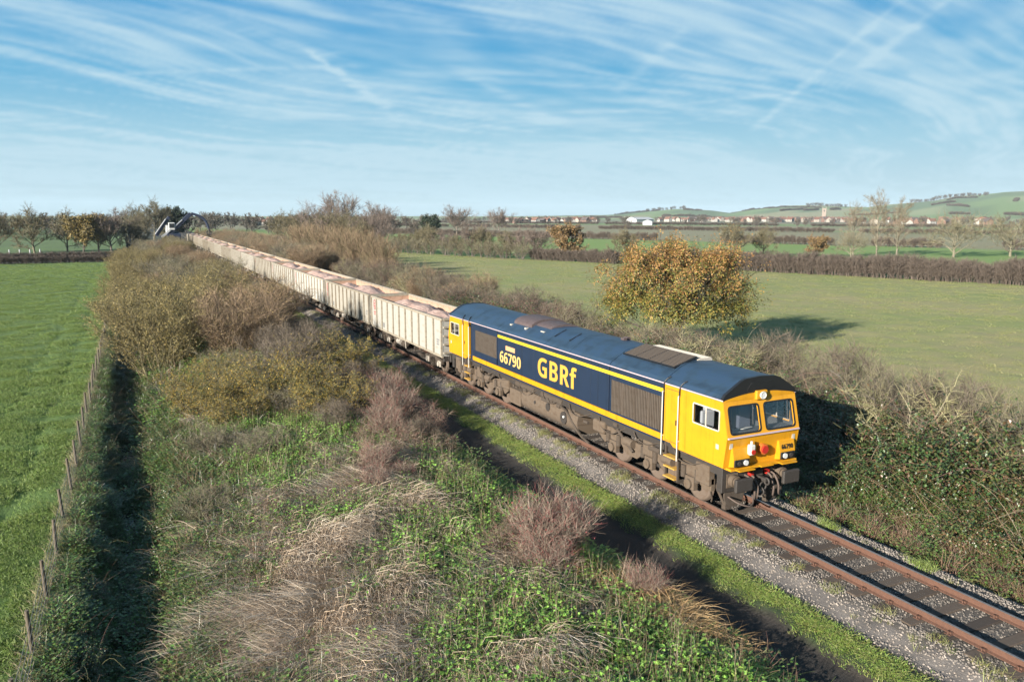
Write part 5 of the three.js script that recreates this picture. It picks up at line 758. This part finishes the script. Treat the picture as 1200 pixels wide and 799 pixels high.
  for (const [x, s] of [[-46, 0.55], [-57, 0.6], [-69, 0.6], [-83, 0.66], [-97, 0.6], [-112, 0.66], [-127, 0.6], [-141, 0.6]]) plant(proto.willow, x, 16.2 + (rnd() - 0.5), s, tn(), 'low willow bush growing across the far end of the ditch', 'willow bushes in the far ditch', -1.4);
  const dl = 'dark bramble bush between ditch and wire fence';
  for (let x = 13; x > -22; x -= 2.1) plant(rnd() < 0.5 ? proto.bramble : proto.bramble2, x + rnd(), 17.0 + rnd() * 0.3, 0.36 + 0.2 * rnd(), tn(), dl, 'brambles along the ditch', -1.15);
  const wl = 'green and brown bramble bush overhanging the ditch bank';
  for (const [x, z, s] of [[-1.0, 14.5, 0.8], [1.8, 14.6, 0.72], [4.6, 14.8, 0.66], [-4.2, 14.0, 0.82], [-7.4, 14.8, 0.8], [-10.5, 15.0, 0.85], [-15, 15.0, 0.8], [7.4, 14.9, 0.55], [10, 14.6, 0.5], [-18.5, 14.7, 0.9], [0.4, 13.2, 0.6], [-2.6, 12.9, 0.6], [3.2, 13.7, 0.5], [6.2, 13.8, 0.45], [12.4, 14.3, 0.5]]) plant(rnd() < 0.5 ? proto.bramble : proto.bramble2, x, z, s, tn(), wl, 'brambles on the bank side of the ditch');
  for (const [x, z, s] of [[8.2, 7.5, 0.5], [6.4, 6.6, 0.45], [11.6, 10.4, 0.5], [14.2, 7.6, 0.42], [13.0, 8.9, 0.4], [1.2, 12.2, 0.55], [-3.0, 10.9, 0.6], [-12.4, 14.7, 0.7], [7.6, 9.5, 0.42], [3.8, 6.5, 0.42], [15.9, 6.3, 0.34], [0.2, 10.4, 0.5], [-16.5, 13.4, 0.7], [-20, 8.6, 0.7], [5.0, 12.7, 0.38]]) plant(proto.leafy, x, z, s, tn(), 'bushy clump of bright green leaves on the bank', 'leafy clumps on the bank', H(x, z) - 0.1);
  // brambles and hedge beyond the railway
  const bl = 'dark green bramble bush beside the rails', bl2 = 'brown tinged bramble bush beside the rails';
  for (let x = 24; x > -34; x -= 1.75) for (const [z, s] of [[-4.9, 1.05], [-6.6, 1.55], [-8.6, 1.8]]) { const k = rnd() < 0.6; if (z > -6 && x < 4 && rnd() < 0.4) continue; plant(k ? proto.bramble : proto.bramble2, x + (rnd() - 0.5) * 1.2, z + (rnd() - 0.5) * 0.8, s * (0.85 + 0.35 * rnd()), tn(), k ? bl : bl2, 'brambles beyond the railway', -0.62); }
  const hl = { grey: 'leafless grey brown shrub in the hedge beyond the railway', purple: 'leafless purplish thorn in the hedge beyond the railway', lichen: 'pale lichen covered thorn in the hedge beyond the railway', berry: 'crimson berried hawthorn in the hedge beyond the railway', brownWillow: 'brown twiggy willow in the hedge beyond the railway' };
  for (let x = 22; x > -92; x -= 1.9) for (const z of [-10.0, -12.2]) {
    const px = x + (rnd() - 0.5) * 1.2, pz = z + (rnd() - 0.5) * 1.4 - (x < -40 ? 2 : 0); let k = rnd(), p = k < 0.48 ? 'grey' : k < 0.9 ? 'purple' : 'lichen';
    if (px < -20 && px > -28 && z > -11.5) p = 'berry'; else if (px < -6 && px > -75 && rnd() < 0.26) p = 'berry'; else if (px < -30 && rnd() < 0.2) p = 'brownWillow'; if (px < 9 && px > 5 && rnd() < 0.4 && z > -11) p = 'lichen';
    { const sc = (p === 'brownWillow' ? 0.6 : 1) * (px > -8 ? 0.93 : 0.86) * (0.75 + 0.45 * rnd()); plant(proto[p], px, pz, sc, tn(), hl[p], 'railway hedge shrubs', undefined, sc * (0.8 + 0.3 * rnd())); }
  }
  for (const [x, z, s] of [[8.6, -8.6, 1.0], [13.2, -9.6, 0.9]]) plant(proto.lichen, x, z, s, tn(), hl.lichen, 'railway hedge shrubs');
  for (let x = -92; x > -260; x -= 3.4) for (const z of [-6.5, -10.5, -14.5]) { const k = rnd(), p = k < 0.4 ? 'grey' : k < 0.6 ? 'purple' : 'brownWillow'; plant(proto[p], x + (rnd() - 0.5) * 2, z + (rnd() - 0.5) * 2, (p === 'brownWillow' ? 0.72 : 1.15) * (0.8 + 0.4 * rnd()), tn(), hl[p], 'railway hedge shrubs'); }
  for (const [x, z, s] of [[-78, -15, 0.85], [-86, -14, 1.0], [-93, -17, 1.0], [-101, -15, 1.05], [-109, -18, 1.1], [-118, -16, 1.1], [-128, -19, 1.1], [-138, -17, 1.15], [-150, -18, 1.1]]) plant(proto.pinkWillow, x, z, s, tn(), 'tall orange brown osier bush behind the wagons', 'osiers behind the wagons');
  // trees
  plant(T.oak, -14.2, -15.6, 1.0, 0.6, 'small oak in rusty and yellow autumn leaf behind the locomotive', undefined, undefined, 1.04);
  plant(T.bare, -232, -45, 1.3, 1.0, 'large round crowned bare tree on the horizon behind the wagons');
  plant(T.bare, -205, -52, 1.0, 3.0, 'narrower bare tree standing next to the large round one');
  plant(T.evergreen, -270, -92, 1.0, 0, 'dark evergreen crown rising out of the brown field trees');
  plant(T.bare, -300, -115, 1.05, 2, 'pale bare tree behind the dark evergreen crown'); plant(T.bare, -330, -150, 1.0, 4, 'lone pale bare tree above the far field hedge');
  const fl = 'olive brown tree in the hedge at the far side of the field';
  for (let t = 0; t < 26; t++) { const a = lerp(-196, -92, t / 25) + (rnd() - 0.5) * 3, x = SN[0] * 99 + 0.938 * a, z = SN[1] * 99 - 0.346 * a; plant(rnd() < 0.7 ? T.bare2 : T.bare, x + (rnd() - 0.5) * 4, z + (rnd() - 0.5) * 4, (a < -150 ? 0.82 : 0.55) * (0.75 + 0.4 * rnd()), tn(), fl, 'trees in the far field hedge'); plant(proto.grey, x, z + 3, 1.1, tn(), 'grey shrub at the foot of the far field hedge', 'shrubs in the far field hedge'); }
  { const a = -84, x = SN[0] * 100 + 0.938 * a, z = SN[1] * 100 - 0.346 * a; plant(T.orange, x, z, 0.95, 1, 'rusty leaved tree in the hedge across the field'); plant(T.bare2, x + 13, z - 5, 0.6, 2, 'small olive tree next to the rusty leaved one'); }
  const tl = 'dark trimmed hedge plant in the long field hedge';
  for (let a = -92; a < 70; a += 1.25) for (const e of [0, 1.3]) { if (a > -70 && a < -62) continue; const x = SN[0] * (98.5 + e) + 0.938 * a, z = SN[1] * (98.5 + e) - 0.346 * a; plant(proto.hedge, x + (rnd() - 0.5) * 0.5, z + (rnd() - 0.5) * 0.5, 0.85 + 0.3 * rnd() + (a < -55 ? -0.15 : 0.1) + 0.15 * n2(a * 0.15, 3), tn(), tl, 'long dark hedge across the field'); }
  plant(T.birch, -96, -135, 0.96, 0, 'tall pale slender tree behind the dark hedge'); plant(T.birch, -94, -139, 0.86, 2.4, 'second pale slender tree of the clump behind the dark hedge'); plant(T.birch, -99, -131, 0.8, 4, 'shortest pale slender tree of the clump behind the dark hedge');
  plant(T.lichenTree, -88, -150, 0.95, 0.5, 'wide pale lichened tree with level limbs behind the hedge'); plant(T.lichenTree, -84, -164, 0.9, 2.9, 'second lichened tree with level limbs behind the hedge');
  plant(T.orange, -100, -121, 0.62, 3, 'small rusty tree rising from the dark hedge'); plant(T.bare2, -107, -112, 0.6, 4, 'small brown tree rising from the dark hedge'); plant(T.bare2, -104, -100, 0.7, 1, 'brown bushy tree above the oak beside the hedge'); plant(T.lichenTree, -97, -128, 0.55, 1, 'small lichened tree behind the autumn oak');
  // beyond the pasture
  plant(T.bare2, -192, 37, 0.98, 0.4, 'spreading multi-stemmed brown tree behind the flailed hedge'); plant(T.bare2, -198, 46, 0.95, 2, 'brown tree at the end of the flailed hedge'); plant(T.bare2, -205, 31, 0.92, 4, 'brown tree between the spreading and the yellow tree');
  plant(T.gold, -188, 26.5, 0.95, 1, 'yellow and brown leaved tree behind the flailed hedge'); plant(T.gold, -196, 23.5, 0.92, 3, 'duller yellowing tree standing close behind the other'); plant(T.bare, -190, 20.5, 0.82, 5, 'dark bare tree next to the yellowing trees'); plant(T.bare2, -200, 16, 0.85, 2, 'brown tree by the bank behind the bare dark tree');
  plant(T.evergreen, -292, 2, 1.25, 1, 'dark evergreen behind the material handler'); plant(T.bare2, -270, 9, 1.2, 3, 'brown tree behind the material handler'); plant(T.bare2, -280, 15, 1.15, 2, 'wide brown tree left of the evergreen behind the handler'.replace('left of', 'beside')); plant(T.bare2, -250, 14, 0.85, 5, 'low brown tree in front of the handler trees');
  const ll = 'cropped brown plant in the low flailed hedge at the pasture end', lm = 'cropped dark plant in the second flailed hedge across the lane', fp = new THREE.Group(); fp.name = 'flailed_hedge_plant'; fp.userData.category = 'hedge'; for (const c of proto.hedge.children) fp.add(c.clone());
  for (let z = 18.6; z < 60; z += 1.1) { plant(fp, -147 + (rnd() - 0.5) * 0.4, z, 0.72 + 0.08 * rnd(), tn(), ll, 'low flailed hedges beyond the pasture', undefined, 0.48 + 0.05 * rnd()); plant(fp, -158 + (rnd() - 0.5) * 0.4, z + 0.4, 0.85 + 0.1 * rnd(), tn(), lm, 'low flailed hedges beyond the pasture', -0.75, 0.56 + 0.06 * rnd()); }
  // trees on the plain, to the horizon
  const dt = 'distant leafless tree on the plain';
  for (let i = 0; i < 270; i++) { const b = lerp(-14, 64, i / 269) + (rnd() - 0.5) * 1.5, d = b < 20 ? lerp(330, 760, rnd()) : lerp(420, 1350, Math.sqrt(rnd())), x = 26 - d * Math.cos(b * Math.PI / 180), z = 15 - d * Math.sin(b * Math.PI / 180); plant(T.far, x, z, (0.65 + 0.6 * rnd()) * (b < 20 ? 1.0 : 0.85), tn(), dt, 'distant trees on the plain', -0.9); }
  const far = []; for (const [s0, a0, a1, st] of [[224, -330, 120, 2.2], [405, -560, 200, 3.4], [640, -800, 300, 5]]) for (let a = a0; a < a1; a += st) { if (n2(a * 0.02, s0) > 0.55) continue; const x = SN[0] * s0 + 0.938 * a, z = SN[1] * s0 - 0.346 * a, k = 0.85 + 0.5 * rnd(); far.push([x, -0.9, z, tn(), st / 1.9, [k, k, k], 0.75 + 0.35 * rnd()]); }
  scatter('distant_hedges', 'distant brown hedge lines between the fields', 'hedge', proto.hedge.children[0].geometry, twigM, far);
}
console.log('plants done');
// ------------------------------------------------------------------ fence, yard machine, village
{
  const wood = std(L(0.2, 0.155, 0.105), 0.9, { map: rep(grain, 1.4) }), wireM = std(L(0.32, 0.3, 0.27), 0.5, { metalness: 0.6 });
  const f = thing('wire_fence', 'wooden post and wire fence between pasture and ditch', 'fence'), rnd = mulberry(61), tops = [];
  const pg = uvFrom(new THREE.CylinderGeometry(0.042, 0.048, 1.5, 7), 'x', 'y').translate(0, 0.4, 0);
  for (let x = 14; x > -78; x -= 2.75) { const y = H(x, 17.92), p = put('fence_post', pg, wood, f); p.position.set(x, y - 0.15 * rnd(), 17.92 + (rnd() - 0.5) * 0.08); p.rotation.set((rnd() - 0.5) * 0.12, 0, (rnd() - 0.5) * 0.1); tops.push([x, y, 17.92]); }
  for (const h of [0.18, 0.36, 0.56, 0.78, 1.02]) put('fence_wire', new THREE.TubeGeometry(new THREE.CatmullRomCurve3(tops.map(([x, y, z]) => new THREE.Vector3(x, y + h, z - 0.062))), 220, 0.006, 4), wireM, f);
}
{ // material handler unloading the far wagons
  const m = thing('material_handler', 'dark blue material handler with white cab reaching over the far wagons', 'excavator', [-210, -0.3, 5.4]);
  const navy = std(L(0.02, 0.028, 0.06), 0.5), wh = std(L(0.62, 0.62, 0.6), 0.5), gl = std(L(0.02, 0.025, 0.03), 0.1), sil = std(L(0.6, 0.6, 0.6), 0.35, { metalness: 0.6 });
  put('track_unit', merge([box(-2.4, 2.4, 0, 0.9, -1.9, -1.2, 0.3), box(-2.4, 2.4, 0, 0.9, 1.2, 1.9, 0.3), box(-1.2, 1.2, 0.5, 1.3, -1.2, 1.2)]), P.oil, m);
  put('house', merge([box(-1.9, 2.4, 1.4, 3.1, -1.5, 1.5, 0.15), box(-2.2, -1.2, 1.5, 3.4, -1.4, 1.4, 0.2)]), navy, m);
  put('engine_cover', box(-1.9, 0.6, 3.1, 5.0, 0.5, 1.5, 0.15), wh, m);
  const cb = put('cab', box(0.4, 2.2, 3.9, 5.6, -0.4, 1.0, 0.18), wh, m);
  put('cab_window', merge([box(0.7, 2.23, 4.4, 5.4, -0.25, 0.85), box(0.7, 2.0, 4.4, 5.4, 0.95, 1.03), box(0.7, 2.0, 4.4, 5.4, -0.43, -0.35)]), gl, cb);
  put('cab_riser', merge([bar([1.3, 2.8, 0.3], [1.3, 4.0, 0.3], 0.25), box(-1.2, 0.2, 3.7, 3.9, -0.3, 1.2)]), navy, m);
  const beam = (a, b, w) => { const A = new THREE.Vector3(...a), B = new THREE.Vector3(...b), g = new RoundedBoxGeometry(w, A.distanceTo(B), w * 1.2, 2, w * 0.15); g.applyQuaternion(new THREE.Quaternion().setFromUnitVectors(new THREE.Vector3(0, 1, 0), B.clone().sub(A).normalize())); return g.translate((A.x + B.x) / 2, (A.y + B.y) / 2, (A.z + B.z) / 2); };
  put('boom', merge([beam([1.5, 1.0, 3.2], [1.5, 7.6, -3.9], 0.75), beam([-0.8, 2.6, 3.6], [-0.6, 6.9, 0.6], 0.6)]), navy, m);
  put('hydraulic_ram', merge([bar([1.95, 2.2, 2.4], [1.95, 6.2, -2.0], 0.14), bar([1.1, 2.4, 2.6], [1.1, 6.0, -1.8], 0.12), bar([-0.2, 3.0, 3.8], [-0.2, 6.4, 1.4], 0.12)]), sil, m);
  put('stick', tube([[1.5, 7.7, -4.0], [1.6, 7.0, -5.8], [1.7, 5.9, -7.0], [1.7, 4.2, -7.6]], 0.28, 20, 8), navy, m);
  const gr = put('grab', merge([cyl(0.22, 0.6, 1.7, 3.9, -7.6), ...[0, 1, 2, 3, 4].map((k) => tube([[1.7, 3.7, -7.6], [1.7 + 0.55 * Math.cos(k * 1.257), 3.5, -7.6 + 0.55 * Math.sin(k * 1.257)], [1.7 + 0.5 * Math.cos(k * 1.257), 3.0, -7.6 + 0.5 * Math.sin(k * 1.257)], [1.7 + 0.1 * Math.cos(k * 1.257), 2.6, -7.6 + 0.1 * Math.sin(k * 1.257)]], 0.09, 10, 5))]), P.oil, m);
  put('handrail', merge([bar([-2.1, 3.3, 1.5], [-2.1, 4.3, 1.5], 0.04), bar([-2.1, 4.3, 1.5], [0.4, 4.9, 1.6], 0.04)]), wh, m);
  m.scale.setScalar(1.2);
}
{
  const rnd = mulberry(66), D = Math.PI / 180, walls = [std(L(0.42, 0.37, 0.31), 0.9), std(L(0.26, 0.15, 0.11), 0.9), std(L(0.5, 0.47, 0.42), 0.9)], roofs = [std(L(0.2, 0.09, 0.06), 0.9), std(L(0.13, 0.1, 0.09), 0.9), std(L(0.24, 0.12, 0.08), 0.9)], winM = std(L(0.03, 0.035, 0.04), 0.3);
  const house = (k) => {
    const r = new THREE.Group(); r.name = 'village_house'; const gab = new THREE.Shape([[-4, 0], [4, 0], [4, 5], [0, 8], [-4, 5]].map((p) => new THREE.Vector2(...p)));
    put('wall', ex(gab, 11).translate(0, 0, -5.5), walls[k], r);
    const s = new THREE.Shape([[-4.5, 4.7], [0, 8.15], [4.5, 4.7], [4.5, 5.0], [0, 8.5], [-4.5, 5.0]].map((p) => new THREE.Vector2(...p))); const rf = put('roof', ex(s, 11.6).translate(0, 0, -5.8), roofs[k], r);
    put('chimney', box(-0.5, 0.5, 7.2, 9.6, 3.8, 4.8), walls[1], rf);
    for (const [y, z] of [[1.2, -3], [1.2, 3], [3.3, -3], [3.3, 3], [3.3, 0]]) put('window', merge([box(-4.06, 4.06, y, y + 1.1, z - 0.6, z + 0.6)]), winM, r); put('door', box(-4.06, 4.06, 0, 2.1, -0.5, 0.5), roofs[1], r); return r;
  };
  const hs = [0, 1, 2].map(house), lab = ['cream house with a dark red roof in the distant village', 'brick house with a brown roof in the distant village', 'white house with a red tiled roof in the distant village'];
  const spot = (px, d) => { const b = 25.85 + Math.atan((px - 600) / 909) / D; return [26 - d * Math.cos(b * D), 15 - d * Math.sin(b * D)]; };
  for (let i = 0; i < 230; i++) {
    const u = rnd(), px = u < 0.22 ? lerp(585, 700, rnd()) : u < 0.86 ? lerp(770, 990, rnd()) : u < 0.92 ? lerp(300, 355, rnd()) : lerp(990, 1150, rnd()), d = u < 0.22 ? lerp(900, 1150, rnd()) : u < 0.86 ? lerp(1150, 1560, rnd()) : lerp(750, 1250, rnd()), k = Math.floor(rnd() * 3), [x, z] = spot(px, d);
    const h = hs[k].clone(); h.name = numbered('village_house'); h.userData = { label: lab[k], category: 'house', group: 'houses of the distant village' }; h.position.set(x, Math.max(-1, hillY(25.85 + Math.atan((px - 600) / 909) / D, d) - 0.3), z); h.rotation.y = rnd() * 6.3; h.scale.setScalar(0.62 + 0.28 * rnd()); scene.add(h);
  }
  { const [x, z] = spot(961, 1400), t = thing('church', 'pinkish stone church tower rising above the village roofs', 'church', [x, 2, z]); const st = std(L(0.34, 0.27, 0.22), 0.9), tw = put('tower', merge([box(-3.4, 3.4, 0, 20, -3.4, 3.4), ...[[-1, -1], [1, -1], [1, 1], [-1, 1]].map(([a, b]) => box(a * 3.1 - 0.5, a * 3.1 + 0.5, 20, 22.2, b * 3.1 - 0.5, b * 3.1 + 0.5))]), st, t); put('nave', box(3.4, 18, 0, 7, -4, 4), st, t); put('roof', ex(new THREE.Shape([[-4.4, 6.9], [4.4, 6.9], [0, 10]].map((p) => new THREE.Vector2(...p))), 14.6).rotateY(Math.PI / 2).translate(3.5, 0, 0), roofs[1], t); put('belfry_window', merge([box(-3.45, 3.45, 14, 17, -0.9, 0.9), box(-0.9, 0.9, 14, 17, -3.45, 3.45)]), winM, tw); t.rotation.y = 2.3; t.scale.setScalar(0.9); }
  const barn = (px, d, w, l, h, label, wm, rm, turn) => { const [x, z] = spot(px, d), t = thing('farm_barn', label, 'barn', [x, -0.9, z]); put('wall', box(-w / 2, w / 2, 0, h, -l / 2, l / 2), wm, t); put('roof', ex(new THREE.Shape([[-w / 2 - 0.5, h], [w / 2 + 0.5, h], [0, h + w * 0.18]].map((p) => new THREE.Vector2(...p))), l + 1).translate(0, 0, -l / 2 - 0.5), rm, t); put('door', box(-w / 2 - 0.05, w / 2 + 0.05, 0, h * 0.8, -2.5, 2.5), winM, t); t.rotation.y = turn; };
  const wm = std(L(0.6, 0.6, 0.6), 0.7), gm = std(L(0.45, 0.47, 0.48), 0.6);
  barn(748, 860, 14, 30, 5, 'long white roofed farm barn in front of the village', wm, wm, 0.3); barn(757, 780, 9, 13, 3.5, 'small white farm shed beside the long barn', wm, gm, 0.9); barn(1146, 900, 12, 16, 6, 'cream farmhouse with a red roof below the hillside', walls[0], roofs[0], 0.4); barn(325, 700, 9, 26, 4, 'white bungalow on the skyline beyond the train', wm, roofs[1], 1.6); barn(347, 720, 8, 12, 5, 'red roofed house on the skyline beyond the train', walls[2], roofs[2], 1.0);
  // tree dots on the hill crests
  const pr = T.far, lb = 'tiny tree on the crest of the hills'; for (let i = 0; i < 60; i++) { const px = i < 14 ? lerp(755, 800, i / 13) : i < 44 ? lerp(1060, 1150, (i - 14) / 29) : lerp(940, 985, (i - 44) / 15), d = i < 14 ? 2500 : i < 44 ? 2650 : 2550, [x, z] = spot(px + (rnd() - 0.5) * 4, d); plant(pr, x, z, 1.1 + 0.4 * rnd(), rnd() * 6, lb, 'trees on the hill crests', hillY(25.85 + Math.atan((px - 600) / 909) / D, d) - 1); }
  { const l = []; for (let k = 0; k < 26; k++) { const b0 = lerp(33, 66, rnd()), d0 = lerp(1700, 2600, rnd()), db = (rnd() - 0.5) * 7, dd = (rnd() - 0.5) * 220; for (let i = 0; i < 26; i++) { const b = b0 + db * i / 26, d = d0 + dd * i / 26, x = 26 - d * Math.cos(b * D), z = 15 - d * Math.sin(b * D), c = 0.6 + 0.5 * rnd(); l.push([x, hillY(b, d) - 1, z, rnd() * 6, 2.4 + 2 * rnd(), [c, c, c * 0.9], 1.3 + 1.2 * rnd()]); } }
    scatter('hill_hedges', 'dark hedge lines and copses across the hillsides', 'hedge', proto.hedge.children[0].geometry, twigM, l); }
  const g0 = new THREE.CylinderGeometry(0.12, 0.12, 1.3, 8).translate(0, 0.65, 0); for (let i = 0; i < 6; i++) ud(put('tree_guard', g0, wm), 'white tree guard tube behind the flailed hedge', 'tree guard', 'white tree guards beyond the hedge').position.set(-172, -0.2, 34 + i * 1.9);
}
console.log('all done');
renderer.render(scene, camera);
